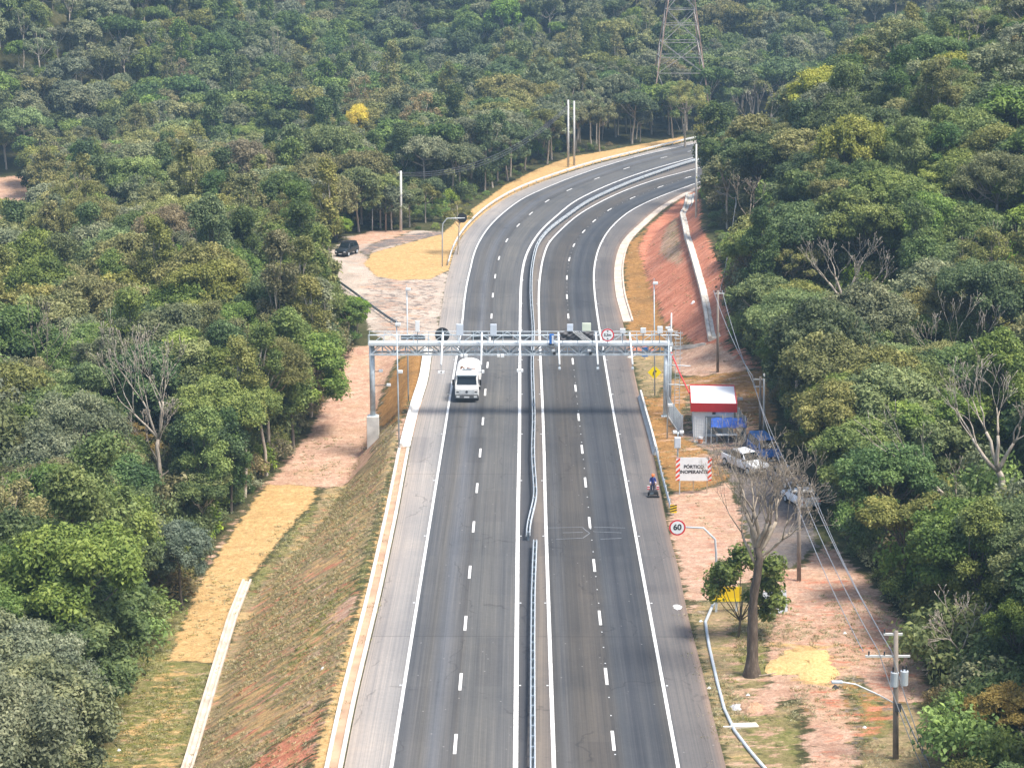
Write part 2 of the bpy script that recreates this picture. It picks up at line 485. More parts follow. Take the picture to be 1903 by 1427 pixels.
# ------------------------------------------------------------------ terrain
def terrain(X, Y):
    X = np.asarray(X, float); Y = np.asarray(Y, float)
    sh = X.shape; XY = np.stack([X.ravel(), Y.ravel()], 1)
    S, O = frame(XY); X = XY[:, 0]; Y = XY[:, 1]
    left = O < 0
    dl = np.maximum(off('OL', S) - O, 0); dr = np.maximum(O - off('OR', S), 0)
    # left: embankment falling away, level pad at the junction, valley and far hillside
    a = sstep(200, 240, Y)
    k = .62 + .42 * sstep(160, 188, Y)
    slope = -np.minimum(k * np.maximum(dl - 1.9, 0), 5.9 - 1.7 * sstep(168, 200, Y)) - .04 * np.maximum(dl - 11.4, 0)
    pad = np.where(dl < 24, .04 * np.minimum(dl, 5), .2 - .13 * np.minimum(dl - 24, 85))
    zl = slope * (1 - a) + pad * a
    y0 = 440 + 75 * np.exp(-((X - 70) / 70) ** 2) - 25 * sstep(-60, -140, X)
    t = (Y - y0) / 25
    hill = .27 * 25 * np.logaddexp(0, t) * (1 + .25 * np.sin(X / 47 + Y / 90))
    hill += (44 * (fbm(X / 80 + 3, Y / 150, 3) - .47) + 13 * np.sin(X / 34 + Y / 120 + 1.2)) * sstep(0, 90, Y - y0)
    zl = zl + np.minimum(hill, 120) * sstep(8, 35, dl)
    # right: level verge and yard, red cut bank further up, wooded hill
    b = sstep(203, 232, Y)
    emb = b * (.72 * np.clip(dr - 4.2, 0, 7.5) + .12 * np.maximum(dr - 11.7, 0)) * (1 - .55 * sstep(300, 345, Y) * sstep(14, 6, dr))
    d2 = np.maximum(dr - 16, 0)
    g = .10 + .34 * sstep(190, 330, Y)
    rise = 34 * (1 - np.exp(-d2 * g / 34))
    yard = .05 * np.minimum(dr, 14) + .3 * (fbm(X / 6, Y / 6) - .45) * sstep(1, 4, dr)
    zr = emb + rise + yard
    z = np.where(left, zl, zr)
    far = sstep(14, 40, np.maximum(dl, dr))
    z = z + far * 2.2 * (fbm(X / 22, Y / 22) - .5)
    z = z + .10 * (fbm(X / 1.7, Y / 1.7, 3) - .45) * sstep(1.5, 4, np.maximum(dl, dr))
    z = np.where((dl <= 0) & (dr <= 0), -.06, z - .03)
    return z.reshape(sh)

gx = np.unique(np.round(np.concatenate([np.arange(-260, -60, 5.), np.arange(-60, -36, 1.5), np.arange(-36, 46, .4), np.arange(46, 80, 1.5), np.arange(80, 300, 5.)]), 3))
gy = np.unique(np.round(np.concatenate([np.arange(60, 108, 2.), np.arange(108, 345, .5), np.arange(345, 450, 1.5), np.arange(450, 900, 5.)]), 3))
GX, GY = np.meshgrid(gx, gy)
GZ = terrain(GX, GY)
def ground(x, y):
    x = np.asarray(x, float); y = np.asarray(y, float)
    i = np.clip(np.searchsorted(gx, x) - 1, 0, len(gx) - 2); j = np.clip(np.searchsorted(gy, y) - 1, 0, len(gy) - 2)
    u = np.clip((x - gx[i]) / (gx[i+1] - gx[i]), 0, 1); v = np.clip((y - gy[j]) / (gy[j+1] - gy[j]), 0, 1)
    return (GZ[j, i]*(1-u) + GZ[j, i+1]*u)*(1-v) + (GZ[j+1, i]*(1-u) + GZ[j+1, i+1]*u)*v
def pick(px, py):
    """where the sight line of a photo measurement meets the terrain"""
    d = ray(px, py); d = d / d[1]
    t = np.arange(70, 880, .25)
    P = np.array([0, 0, CAM_H]) + d * t[:, None]
    below = P[:, 2] < ground(P[:, 0], P[:, 1])
    k = int(below.argmax()) if below.any() else len(t) - 1
    return P[k]
def on_ground(px, py):
    p = pick(px, py); p[2] = ground(p[0], p[1]); return p
def z_for(px_y, Y):
    """height of a point at distance Y that is seen at photo row px_y"""
    d = ray(CX, px_y); return CAM_H + d[2] / d[1] * Y
def x_for(px_x, Y, z): return (px_x - CX) / F_PX * (Y * CP + (CAM_H - z) * SP)

# ground cover patches: (kind, outline measured on the photo)
STRAW, PINK, RED, BROWN, GREEN, DIRT, GRAVEL, ORANGE = range(8)
ZONES = [
 (GREEN, [(120,1427),(350,1427),(400,1235),(440,1120),(400,1060),(350,1090),(290,1160),(235,1250),(190,1340)]),
 (BROWN, [(350,1440),(585,1440),(640,1250),(712,960),(752,838),(745,800),(700,838),(612,905),(580,935),(520,1005),(462,1080),(405,1235)]),
 (GREEN, [(455,1095),(585,930),(590,945),(540,1010),(470,1110)]),
 (GREEN, [(650,1130),(700,960),(735,850),(752,838),(738,900),(700,1010),(668,1130)]),
 (PINK, [(495,905),(605,907),(700,838),(752,812),(800,700),(790,640),(700,640),(640,650),(610,740),(560,825)]),
 (PINK, [(355,1110),(380,1050),(448,955),(497,897),(505,905),(455,968),(395,1060),(372,1110)]),
 (PINK, [(585,1165),(640,1110),(668,1098),(650,1140),(600,1180)]),
 (PINK, [(480,1440),(600,1265),(660,1165),(668,1150),(652,1230),(560,1440)]),
 (BROWN,[(590,1275),(650,1180),(655,1215),(600,1330)]),
 (STRAW, [(312,1229),(408,1231),(455,1085),(520,1002),(583,930),(585,906),(497,903),(450,962),(385,1062),(355,1120)]),
 (BROWN, [(690,838),(706,765),(722,705),(745,660),(790,652),(786,700),(768,750),(735,820),(700,850)]),
 (ORANGE, [(700,770),(725,710),(745,668),(790,655),(784,700),(768,745),(735,790),(712,790)]),
 (RED, [(455,1440),(500,1395),(580,1330),(610,1310),(590,1365),(530,1440)]),
 (GREEN, [(560,1190),(600,1130),(640,1080),(650,1100),(600,1180),(540,1260),(500,1300)]),
 (STRAW, [(578,1440),(620,1440),(657,1266),(707,1058),(731,947),(748,865),(737,862),(712,947),(690,1058),(660,1149),(640,1220)]),
 (PINK, [(770,745),(786,745),(752,850),(735,860),(740,815)]),
 (DIRT, [(615,470),(640,440),(690,431),(745,429),(835,431),(865,410),(880,395),(845,475),(828,540),(815,611),(803,660),(760,650),(720,640),(690,612),(640,540),(600,500)]),
 (GRAVEL, [(680,476),(700,462),(760,450),(830,436),(838,430),(745,438),(700,450),(668,468)]),
 (PINK, [(628,462),(650,442),(690,430),(765,428),(740,440),(690,452)]),
 (STRAW, [(676,490),(700,514),(745,521),(800,519),(835,502),(843,465),(860,438),(893,404),(926,378),(976,350),(1043,324),(1111,302),(1195,281),(1270,263),(1270,254),(1195,268),(1120,282),(1060,292),(1000,314),(940,344),(905,370),(880,388),(850,410),(822,436),(745,456),(693,470)]),
 (RED, [(1165,600),(1163,480),(1175,450),(1213,414),(1262,374),(1300,335),(1300,420),(1340,500),(1352,560),(1355,640),(1420,690),(1300,700),(1235,690),(1170,650)]),
 (RED, [(1190,470),(1240,410),(1262,500),(1240,600),(1290,640),(1330,640),(1318,560),(1290,520),(1230,520)]),
 (BROWN, [(1238,425),(1255,405),(1262,440),(1268,490),(1245,490),(1225,470)]),
 (ORANGE, [(1165,600),(1162,480),(1172,452),(1200,428),(1187,462),(1206,522),(1232,592),(1285,640),(1292,646),(1255,652),(1200,645),(1168,625)]),
 (PINK, [(1240,652),(1330,640),(1400,690),(1390,705),(1300,705),(1245,690)]),
 (BROWN, [(1174,660),(1240,652),(1242,715),(1225,740),(1196,740),(1186,700)]),
 (ORANGE, [(1196,738),(1226,740),(1242,705),(1300,700),(1420,690),(1445,790),(1385,785),(1360,740),(1275,735),(1262,800),(1340,850),(1362,892),(1300,917),(1252,917),(1222,850)]),
 (PINK, [(1252,915),(1300,915),(1362,890),(1392,980),(1405,1070),(1310,1125),(1282,1150),(1266,1060),(1238,972)]),
 (GRAVEL, [(1262,806),(1285,800),(1300,790),(1385,785),(1460,880),(1505,960),(1515,1020),(1480,1062),(1405,1045),(1385,970),(1362,888),(1335,850)]),
 (PINK, [(1395,1055),(1485,1060),(1540,1010),(1605,1070),(1700,1185),(1728,1300),(1640,1310),(1588,1260),(1565,1215),(1440,1205),(1428,1140)]),
 (BROWN, [(1300,1120),(1430,1125),(1445,1250),(1480,1290),(1505,1440),(1354,1440),(1330,1347),(1307,1246),(1284,1150)]),
 (GREEN, [(1385,1180),(1430,1190),(1440,1270),(1450,1310),(1400,1290),(1360,1270)]),
 (GREEN, [(1375,1340),(1480,1330),(1495,1440),(1420,1440)]),
 (BROWN, [(1575,1255),(1600,1285),(1640,1305),(1735,1325),(1780,1440),(1588,1440)]),
 (GREEN, [(1580,1270),(1640,1310),(1660,1360),(1600,1380)]),
 (PINK, [(1478,1262),(1548,1266),(1580,1330),(1592,1440),(1498,1440),(1500,1330)]),
 (PINK, [(1425,1180),(1500,1160),(1560,1205),(1575,1245),(1545,1275),(1480,1275),(1435,1255)]),
 (PINK, [(-30,330),(90,325),(90,400),(-30,415)]),
 (PINK, [(150,328),(235,330),(228,352),(150,348)]),
 (PINK, [(1365,1310),(1420,1280),(1475,1255),(1480,1290),(1425,1330),(1395,1335)]),
]
# broken patches lying over those covers: (kind, strength, outline)
SLOPE = [(350,1440),(585,1440),(640,1250),(712,960),(748,850),(700,850),(612,915),(580,945),(520,1015),(462,1090),(405,1245)]
FOOT = [(150,1440),(350,1440),(400,1240),(312,1232),(300,1200),(235,1290)]
TRACK = [(1395,1055),(1485,1060),(1540,1010),(1605,1070),(1700,1185),(1728,1300),(1600,1440),(1498,1440),(1480,1290),(1428,1140)]
ACCENT = [
 (RED, .36, SLOPE), (STRAW, .40, SLOPE), (GREEN, .40, SLOPE), (PINK, .33, SLOPE),
 (RED, .50, [(470,1440),(560,1330),(640,1230),(655,1250),(600,1440)]),
 (PINK, .62, [(585,1165),(640,1110),(668,1098),(650,1150),(590,1190)]),
 (PINK, .55, [(520,1440),(600,1320),(655,1200),(660,1220),(600,1400)]),
 (STRAW, .50, [(520,1060),(620,950),(700,905),(700,940),(600,1010),(540,1110)]),
 (BROWN, .55, FOOT), (STRAW, .42, FOOT), (PINK, .30, FOOT),
 (RED, .34, TRACK), (BROWN, .52, TRACK), (ORANGE, .40, TRACK), (GRAVEL, .33, TRACK), (STRAW, .60, [(1425,1190),(1560,1190),(1585,1245),(1545,1285),(1440,1265)]), (DIRT, .18, TRACK),
 (PINK, .5, [(1478,1262),(1548,1266),(1600,1440),(1490,1440)]),
 (PINK, .44, [(1300,1130),(1430,1125),(1450,1250),(1505,1440),(1360,1440)]), (GREEN, .46, [(1300,1130),(1430,1125),(1450,1250),(1505,1440),(1360,1440)]),
 (BROWN, .40, [(1196,738),(1242,705),(1420,690),(1445,790),(1362,892),(1300,917),(1222,850)]), (PINK, .40, [(1196,738),(1242,705),(1420,690),(1445,790),(1362,892),(1300,917),(1222,850)]),
 (DIRT, .42, [(1252,915),(1362,890),(1405,1070),(1282,1150),(1238,972)]), (RED, .30, [(1252,915),(1362,890),(1405,1070),(1282,1150),(1238,972)]),
 (GRAVEL, .44, [(650,560),(690,505),(835,505),(815,620),(720,640)]), (PINK, .38, [(615,470),(690,431),(835,431),(845,475),(803,660),(690,612)]),
 (PINK, .53, [(1187,462),(1240,410),(1300,380),(1340,560),(1330,690),(1240,600)]), (BROWN, .36, [(1187,462),(1240,410),(1300,380),(1340,560),(1330,690),(1240,600)]), (ORANGE, .34, [(1187,462),(1240,410),(1300,380),(1340,560),(1330,690),(1240,600)]),
 (DIRT, .34, [(495,905),(605,907),(752,812),(790,640),(640,650),(560,825)]), (BROWN, .30, [(495,905),(605,907),(752,812),(790,640),(640,650),(560,825)]),
 (BROWN, .33, [(312,1229),(408,1231),(520,1002),(585,906),(497,903),(355,1120)]),
 (BROWN, .34, [(676,490),(745,521),(835,502),(893,404),(1043,324),(1266,263),(1120,282),(905,370),(822,436)]),
]
ZW = [(k, np.array([pick(x, y)[:2] for x, y in poly])) for k, poly in ZONES]
AW = [(k, st_, np.array([pick(x, y)[:2] for x, y in poly])) for k, st_, poly in ACCENT]
def poly_sd(P, poly):
    """signed distance to polygon, negative inside"""
    d = np.full(len(P), 1e9); ins = np.zeros(len(P), bool)
    for a, b in zip(poly, np.roll(poly, -1, 0)):
        e = b - a; w = P - a
        t = np.clip((w @ e) / (e @ e + 1e-9), 0, 1)
        d = np.minimum(d, np.linalg.norm(w - t[:, None] * e, axis=1))
        c = (a[1] <= P[:, 1]) != (b[1] <= P[:, 1])
        with np.errstate(divide='ignore', invalid='ignore'):
            xi = a[0] + (P[:, 1] - a[1]) / (b[1] - a[1]) * e[0]
        ins ^= c & (P[:, 0] < xi)
    return np.where(ins, -d, d)
GP = np.stack([GX.ravel(), GY.ravel()], 1)
MASK = np.zeros((len(GP), 8))
for k, poly in ZW:
    lo, hi = poly.min(0) - 3, poly.max(0) + 3
    sel = np.where(((GP > lo) & (GP < hi)).all(1))[0]
    m = np.clip(.5 - poly_sd(GP[sel], poly) / (1.2 if k == STRAW else (4.5 if k == RED and poly[:, 0].max() < 0 else 2.0)), 0, 1)
    MASK[sel] *= (1 - m)[:, None]
    MASK[sel, k] += m
for k, st_, poly in AW:
    lo, hi = poly.min(0) - 3, poly.max(0) + 3
    sel = np.where(((GP > lo) & (GP < hi)).all(1))[0]
    m = np.clip(.5 - poly_sd(GP[sel], poly) / 3.5, 0, 1) * st_
    MASK[sel, k] = np.maximum(MASK[sel, k], m)
_s, _o = frame(GP)
_dl = off('OL', _s) - _o; _dr = _o - off('OR', _s)
NEARROAD = np.maximum(_dl, _dr)

def zone_color(t, ob, k):
    """procedural albedo of each kind of ground"""
    f = t.noise(ob, 1.6, 6, .7); g = t.noise(ob, .22, 5, .6); h = t.noise(ob, 7.0, 3, .7)
    st = t.noise(t.mapping(ob, (.34, 1.35, .4), (0, 0, R(14))), 1.0, 7, .72)
    if k == STRAW:
        c = t.ramp(f, [(.22, (.31, .185, .075)), (.45, (.47, .30, .125)), (.6, (.54, .36, .165)), (.78, (.66, .48, .25))])
        c = t.mix(t.maprange(t.noise(ob, .7, 5, .7), .52, .66, 0, .45), c, (.36, .235, .11))
        c = t.mix(t.maprange(h, .6, .72, 0, .5), c, (.25, .16, .08))
        rows = t.noise(t.mapping(ob, (.12, 1.5, 1)), 1.0, 4, .7)
        return t.mix(t.maprange(rows, .52, .75, 0, .45), c, (.33, .18, .06))
    if k == ORANGE:
        c = t.ramp(f, [(.25, (.19, .095, .032)), (.5, (.31, .165, .055)), (.75, (.43, .25, .10))])
        return t.mix(t.maprange(g, .5, .7, 0, .6), c, (.15, .09, .04))
    if k == PINK:
        c = t.ramp(t.math('ADD', t.math('MULTIPLY', st, .5), t.math('MULTIPLY', f, .5)), [(.30, (.30, .165, .11)), (.45, (.42, .255, .175)), (.56, (.52, .34, .245)), (.70, (.64, .46, .35))])
        c = t.mix(t.maprange(g, .48, .66, 0, .6), c, (.40, .255, .15))
        c = t.mix(t.maprange(f, .52, .72, 0, .55), c, (.58, .43, .30))
        c = t.mix(t.maprange(t.noise(ob, .55, 5, .7), .54, .66, 0, .6), c, (.33, .165, .11))
        return t.mix(t.maprange(h, .60, .72, 0, .6), c, (.70, .56, .45))
    if k == RED:
        c = t.ramp(st, [(.3, (.34, .11, .058)), (.5, (.54, .205, .12)), (.7, (.66, .34, .23))])
        c = t.mix(t.maprange(f, .55, .7, 0, .5), c, (.30, .12, .07))
        return t.mix(t.maprange(g, .5, .7, 0, .5), c, (.30, .12, .065))
    if k == BROWN:
        c = t.ramp(st, [(.25, (.13, .10, .052)), (.42, (.23, .175, .095)), (.58, (.32, .245, .135)), (.76, (.43, .31, .18))])
        c = t.mix(t.maprange(f, .52, .66, 0, .7), c, (.115, .125, .036))
        c = t.mix(t.maprange(t.noise(ob, .5, 5, .7), .53, .66, 0, .6), c, (.13, .09, .055))
        c = t.mix(t.maprange(st, .60, .70, 0, .6), c, (.44, .24, .17))
        c = t.mix(t.maprange(t.noise(t.mapping(ob, (.12, .5, .3)), 1.3, 4, .6), .52, .64, 0, .7), c, (.50, .34, .155))
        return t.mix(t.maprange(g, .54, .7, 0, .5), c, (.33, .22, .13))
    if k == GREEN:
        c = t.ramp(f, [(.25, (.085, .105, .024)), (.48, (.17, .165, .055)), (.75, (.34, .28, .13))])
        return t.mix(t.maprange(g, .5, .65, 0, .6), c, (.22, .16, .085))
    if k == DIRT:
        c = t.ramp(g, [(.3, (.29, .235, .19)), (.5, (.43, .355, .29)), (.7, (.54, .46, .385))])
        c = t.mix(t.maprange(st, .5, .72, 0, .7), c, (.27, .23, .20))
        return t.mix(t.maprange(f, .6, .75, 0, .5), c, (.50, .33, .23))
    if k == GRAVEL:
        c = t.ramp(f, [(.3, (.12, .105, .10)), (.6, (.19, .165, .15)), (.8, (.27, .22, .19))])
        return t.mix(t.maprange(g, .5, .66, 0, .6), c, (.28, .20, .15))
t = NT("earth and ground cover")
ob = t.coord("Object")
f = t.noise(ob, 1.1, 6, .7); g = t.noise(ob, .09, 4, .6)
col = t.ramp(f, [(.3, (.035, .04, .016)), (.55, (.075, .072, .03)), (.75, (.13, .105, .06))])
col = t.mix(t.maprange(g, .5, .65, 0, .5), col, (.05, .065, .02))
attr1 = t.n("ShaderNodeVertexColor", layer_name="cover_a"); attr2 = t.n("ShaderNodeVertexColor", layer_name="cover_b")
socks = []
for at_ in (attr1, attr2):
    sp = t.n("ShaderNodeSeparateColor"); t.l(at_.outputs[0], sp.inputs[0])
    socks += [sp.outputs[0], sp.outputs[1], sp.outputs[2], at_.outputs[1]]
for k in (BROWN, GREEN, DIRT, GRAVEL, ORANGE, PINK, RED, STRAW):
    mp = t.n("ShaderNodeMapping"); mp.inputs["Location"].default_value = (13.7 * k, 7.1 * k, 3.3 * k)
    mp.inputs["Scale"].default_value = (.42, 1.15, .5) if k in (BROWN, PINK, RED, STRAW, GREEN) else (.8, .8, .8)
    t.l(ob, mp.inputs[0])
    e_ = t.math('MULTIPLY', t.math('SUBTRACT', t.noise(mp.outputs[0], 1.05, 7, .72), .5), 2.0)
    m = t.maprange(t.math('ADD', socks[k], e_), .38, .62, 0, 1, True)
    m = t.math('MULTIPLY', m, t.maprange(socks[k], .02, .14, 0, 1))
    col = t.mix(m, col, zone_color(t, ob, k))
grit = t.ramp(t.noise(ob, 5.0, 5, .8), [(.30, (.52, .52, .50)), (.5, (1, 1, 1)), (.70, (1.42, 1.40, 1.36))])
mg = t.n("ShaderNodeMix", data_type='RGBA', blend_type='MULTIPLY'); mg.inputs[0].default_value = .85
t.l(col, mg.inputs[6]); t.l(grit, mg.inputs[7]); col = mg.outputs[2]
t.l(col, t.b.inputs["Base Color"]); t.b.inputs["Roughness"].default_value = .95
t.b.inputs["Specular IOR Level"].default_value = .15
hb = t.math('ADD', t.noise(ob, 2.2, 7, .75), t.math('MULTIPLY', t.noise(t.mapping(ob, (.20, 1.7, .4), (0, 0, R(8))), 1.0, 6, .7), .9))
t.bump(hb, .75, .22)
M_EARTH = t.m

nxg, nyg = len(gx), len(gy)
VI = np.arange(nxg * nyg).reshape(nyg, nxg)
FQ = np.stack([VI[:-1, :-1], VI[:-1, 1:], VI[1:, 1:], VI[1:, :-1]], -1).reshape(-1, 4)
fm = MASK[FQ].mean(1)
best = np.where(fm.max(1) > .5, fm.argmax(1), -1)
GROUPS = [("forest_ground", [-1], "brown leaf-littered ground under and beyond the forest"),
          ("straw_mulch", [STRAW, ORANGE], "golden straw spread over the verges and beds beside the highway"),
          ("bare_soil", [PINK, RED], "pink and red bare soil of the banks and cuttings"),
          ("grass_slope", [BROWN, GREEN], "patchy brown and green grass on the embankment and verges"),
          ("dirt_road", [DIRT, GRAVEL], "pale dirt and gravel of the side road, yard and track")]
ALLV = np.stack([GX.ravel(), GY.ravel(), GZ.ravel()], 1)
inroad = (NEARROAD[FQ] < -1.2).all(1)
for name, ks, lab in GROUPS:
    fsel = FQ[np.isin(best, ks) & ~inroad]
    used, inv = np.unique(fsel, return_inverse=True)
    me = np_mesh(name, ALLV[used], inv.reshape(-1, 4), smooth=True)
    for an, sl in (("cover_a", slice(0, 4)), ("cover_b", slice(4, 8))):
        a_ = me.attributes.new(an, 'FLOAT_COLOR', 'POINT')
        a_.data.foreach_set("color", MASK[used][:, sl].astype(np.float32).ravel())
    tag(link(name, me, M_EARTH), lab, None, None, "structure")

# ------------------------------------------------------------------ carriageways and markings
def ribbon(name, fa, fb, s0, s1, z, m, ds=1.5, nt=6, label=None, top=True):
    s = np.arange(s0, s1, ds)
    A = fa(s); B = fb(s)
    V = []; UV = []
    for j in range(nt + 1):
        tt = j / nt
        o = A * (1 - tt) + B * tt
        V.append(np.c_[axis_pt(s, 0) + np.stack([np.interp(s, AXS, AXN[:, 0]), np.interp(s, AXS, AXN[:, 1])], 1) * o[:, None], np.full(len(s), z)])
        UV.append(np.c_[np.full(len(s), tt), s])
    V = np.stack(V, 1).reshape(-1, 3); UV = np.stack(UV, 1).reshape(-1, 2)
    I = np.arange(len(V)).reshape(len(s), nt + 1)
    Fq = np.stack([I[:-1, :-1], I[:-1, 1:], I[1:, 1:], I[1:, :-1]], -1).reshape(-1, 4)
    me = np_mesh(name, V, Fq)
    uvl = me.uv_layers.new(name="UVMap")
    uvl.data.foreach_set("uv", UV[Fq.ravel()].astype(np.float32).ravel())
    o = link(name, me, m)
    return tag(o, label, None, None, "structure")
L = lambda n, d=0.0: (lambda s: off(n, s) + d)
S0 = 20.0
S1 = S_END - 6
ribbon("road_shoulder", L('OL'), L('LE'), S0, S1, .012, M_SHOULDER, label="pale dusty paved shoulder beside the truck's carriageway")
ribbon("road", L('LE'), L('LR', .25), S0, S1, .012, M_LANE_L, nt=10, label="blue-grey two-lane carriageway the truck drives on")
sm0, sm1 = s_of(990, 1000), S1
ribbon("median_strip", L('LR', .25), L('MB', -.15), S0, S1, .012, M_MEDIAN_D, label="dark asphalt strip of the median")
ribbon("median_strip", L('MB', -.15), L('RL'), S0, S1, .012, M_MEDIAN, label="brownish asphalt strip of the median beyond the guardrail")
ribbon("road", L('RL'), L('RR'), S0, S1, .012, M_LANE_R, nt=10, label="dark two-lane carriageway with worn tyre marks")
ribbon("road_shoulder", L('RR'), L('OR', -.05), S0, S1, .012, M_SHOULDER_R, label="brown-grey paved shoulder stained with red soil")
for nm, hw_, lab in (('LE', .105, "solid white edge line beside the pale shoulder"), ('LR', .15, "solid white edge line along the median, truck side"),
                   ('RL', .125, "solid white edge line along the median, sign side"), ('RR', .11, "solid white edge line beside the stained shoulder")):
    ribbon("lane_marking", L(nm, -hw_), L(nm, hw_), S0, S1, .022, M_LINE, nt=1, label=lab)
DASH_L = [1382,1266.5,1158,1063,979,907,841.7,782.8,729,678.5,632,587.7,549,513.7,480,447,419,397,374,353,332,313,293]
DASH_R = [1376,1256.5,1147.8,1050.6,971,896.5,835,775,721.6,671.8,628,587.7,551.7,516.4,482,456,430.5,411,390,368,347.5,330]
def dashes(rows, A, B, label):
    mb = MB()
    ra = np.array([flat(CX, y)[1] for y in rows])
    ss = np.arange(S0, S1, .5)
    mid = axis_pt(ss, 0) + np.stack([np.interp(ss, AXS, AXN[:, 0]), np.interp(ss, AXS, AXN[:, 1])], 1) * ((off(A, ss) + off(B, ss)) / 2)[:, None]
    pr = proj(np.c_[mid, np.zeros(len(mid))])
    st = [float(np.interp(-y, -pr[:, 1], ss)) for y in rows]
    st += [st[-1] + 12 * i for i in range(1, 9)] + [st[0] - 12 * i for i in range(1, 5)]
    for s in st:
        if s + 2 > S1 or s < S0: continue
        q = np.linspace(s - 1.5, s + 1.5, 5)
        o = (off(A, q) + off(B, q)) / 2
        pts = [axis_pt(a, b) for a, b in zip(q, o)]
        mb.sweep([(*p, .016) for p in pts], [(-.1, 0), (.1, 0), (.1, .006), (-.1, .006)])
    tag(mb.build("lane_marking", M_LINE), label, None, None, "structure")
dashes(DASH_L, 'LE', 'LR', "broken white lane line of the truck's carriageway")
dashes(DASH_R, 'RL', 'RR', "broken white lane line of the carriageway beside the signs")
# raised markers between the dashes and along the edge lines, bonded to the paving
mb = MB()
for nm, dd, step in (('LE', -.24, 16), ('LR', .24, 16), ('RL', -.24, 16), ('RR', .24, 16)):
    for s in np.arange(S0 + 5, S1, step):
        p = axis_pt(s, off(nm, s) + dd)
        mb.box(p[0] - .07, p[0] + .07, p[1] - .06, p[1] + .06, .008, .035)
for A, B in (('RL', 'RR'),):
    for s in np.arange(S0 + 3, S1, 3.0):
        p = axis_pt(s, (off(A, s) + off(B, s)) / 2 + .03)
        mb.box(p[0] - .045, p[0] + .045, p[1] - .05, p[1] + .05, .008, .03)
tag(mb.build("road_marker", M_OFFWHITE), "small raised white markers along the lane lines", None, None, "stuff")
# sealed sawcut loops of the vehicle detectors near the 60 sign
mb = MB()
def sline(pts, w=.035):
    for (a, b) in zip(pts[:-1], pts[1:]):
        A_, B_ = flat(*a), flat(*b); mb.bar((A_[0], A_[1], .018), (B_[0], B_[1], .018), w * 1.5, .008)
sline([(1016,981),(1084,979.5)]); sline([(1104,979.5),(1162,981)]); sline([(1033,1002),(1082,1000)]); sline([(1116,1002),(1155,1000)])
sline([(1046,990),(1083,989)]); sline([(1083,981),(1096,991),(1083,1000)]); sline([(1103,988),(1155,990)])
tag(mb.build("detector_loop", paint("loop sealant", (.20, .215, .23), .7, 0, .3, .8)), "pale sealed detector loop cuts across the lanes near the 60 sign", None, None, "structure")

# concrete gutters and kerbs
def s_range(py0, py1, px): return s_of(px, py0), s_of(px, py1)
def strip_along(name, lab, s0, s1, fo, prof, m, cat, z=0.0, ds=1.2):
    s = np.arange(s0, s1, ds)
    P = axis_pt(s, 0) + np.stack([np.interp(s, AXS, AXN[:, 0]), np.interp(s, AXS, AXN[:, 1])], 1) * fo(s)[:, None]
    mb = MB().sweep(np.c_[P, np.full(len(P), z)], prof)
    return tag(mb.build(name, m), lab, cat)
s_a, s_b = s_of(760, 830), s_of(803, 655)
g = empty("drainage_channel", (0, 0, 0), 0, "white-edged concrete channel along the pale shoulder with soil between its kerbs", "channel")
for d0 in (-1.02, -.22):
    s = np.arange(S0, s_a, 1.2)
    P = axis_pt(s, 0) + np.stack([np.interp(s, AXS, AXN[:, 0]), np.interp(s, AXS, AXN[:, 1])], 1) * (off('OL', s) + d0)[:, None]
    MB().sweep(np.c_[P, np.full(len(P), -.1)], [(-.13, 0), (.13, 0), (.13, .24), (-.13, .24)]).build("kerb", M_CONCW, g)
s = np.arange(S0, s_a, 1.2)
P = axis_pt(s, 0) + np.stack([np.interp(s, AXS, AXN[:, 0]), np.interp(s, AXS, AXN[:, 1])], 1) * (off('OL', s) - .62)[:, None]
MB().sweep(np.c_[P, np.full(len(P), -.2)], [(-.27, 0), (.27, 0), (.27, .22), (-.27, .22)]).build("soil_fill", paint("gutter soil", (.42, .27, .17), .95, 0, .3, .5), g)
strip_along("concrete_gutter", "wide white concrete apron between the gantry column and the pale shoulder", s_a, s_b + 2, L('OL', -.50),
            [(-.52, -.3), (.42, -.3), (.42, .06), (.2, .02), (-.2, .05), (-.32, .34), (-.52, .34)], paint('bright gutter concrete', (.72, .68, .61), .9, 0, .22, 1.1), "gutter")
s_c, s_d = s_of(1158, 598), S1
strip_along("concrete_gutter", "broad white concrete gutter round the inside of the bend below the red bank", s_c, s_d, L('OR', .60),
            [(-.60, -.2), (.66, -.2), (.66, .20), (.46, .20), (.38, .04), (-.60, .03)], paint('dusty gutter concrete', (.52, .43, .35), .9, 0, .28, .8), "gutter")

# stepped slab channel up the red bank and the ditches
def pathpts(px, dz=0.0, n=6):
    P = np.array([on_ground(x, y) for x, y in px])
    seg = np.r_[0, np.cumsum(np.linalg.norm(np.diff(P, axis=0), axis=1))]
    s = np.arange(0, seg[-1], .8)
    q = np.stack([np.interp(s, seg, P[:, i]) for i in range(2)], 1)
    z = ground(q[:, 0], q[:, 1])
    k = np.hanning(9); k /= k.sum()
    z = np.convolve(np.pad(z, 4, mode='edge'), k, 'valid')
    return np.c_[q, z + dz]
UCH = [(-.75, -.3), (.75, -.3), (.75, .28), (.42, .28), (.30, .06), (-.30, .06), (-.42, .28), (-.75, .28)]
M_CHAN = paint("stained concrete", (.60, .55, .47), .9, 0, .35, .9)
tag(MB().sweep(pathpts([(1283,362),(1273,400),(1282,440),(1298,490),(1312,540),(1322,590),(1329,632)]), UCH).build("drainage_channel", M_CHAN), "stained concrete channel running down the red cut bank", "channel")
tag(MB().sweep(pathpts([(1250,648),(1290,645),(1325,637)], .0), [(a * .5, b * .7) for a, b in UCH]).build("drainage_channel", M_CHAN), "thin pale ditch crossing from the gantry to the foot of the red bank channel", "channel")
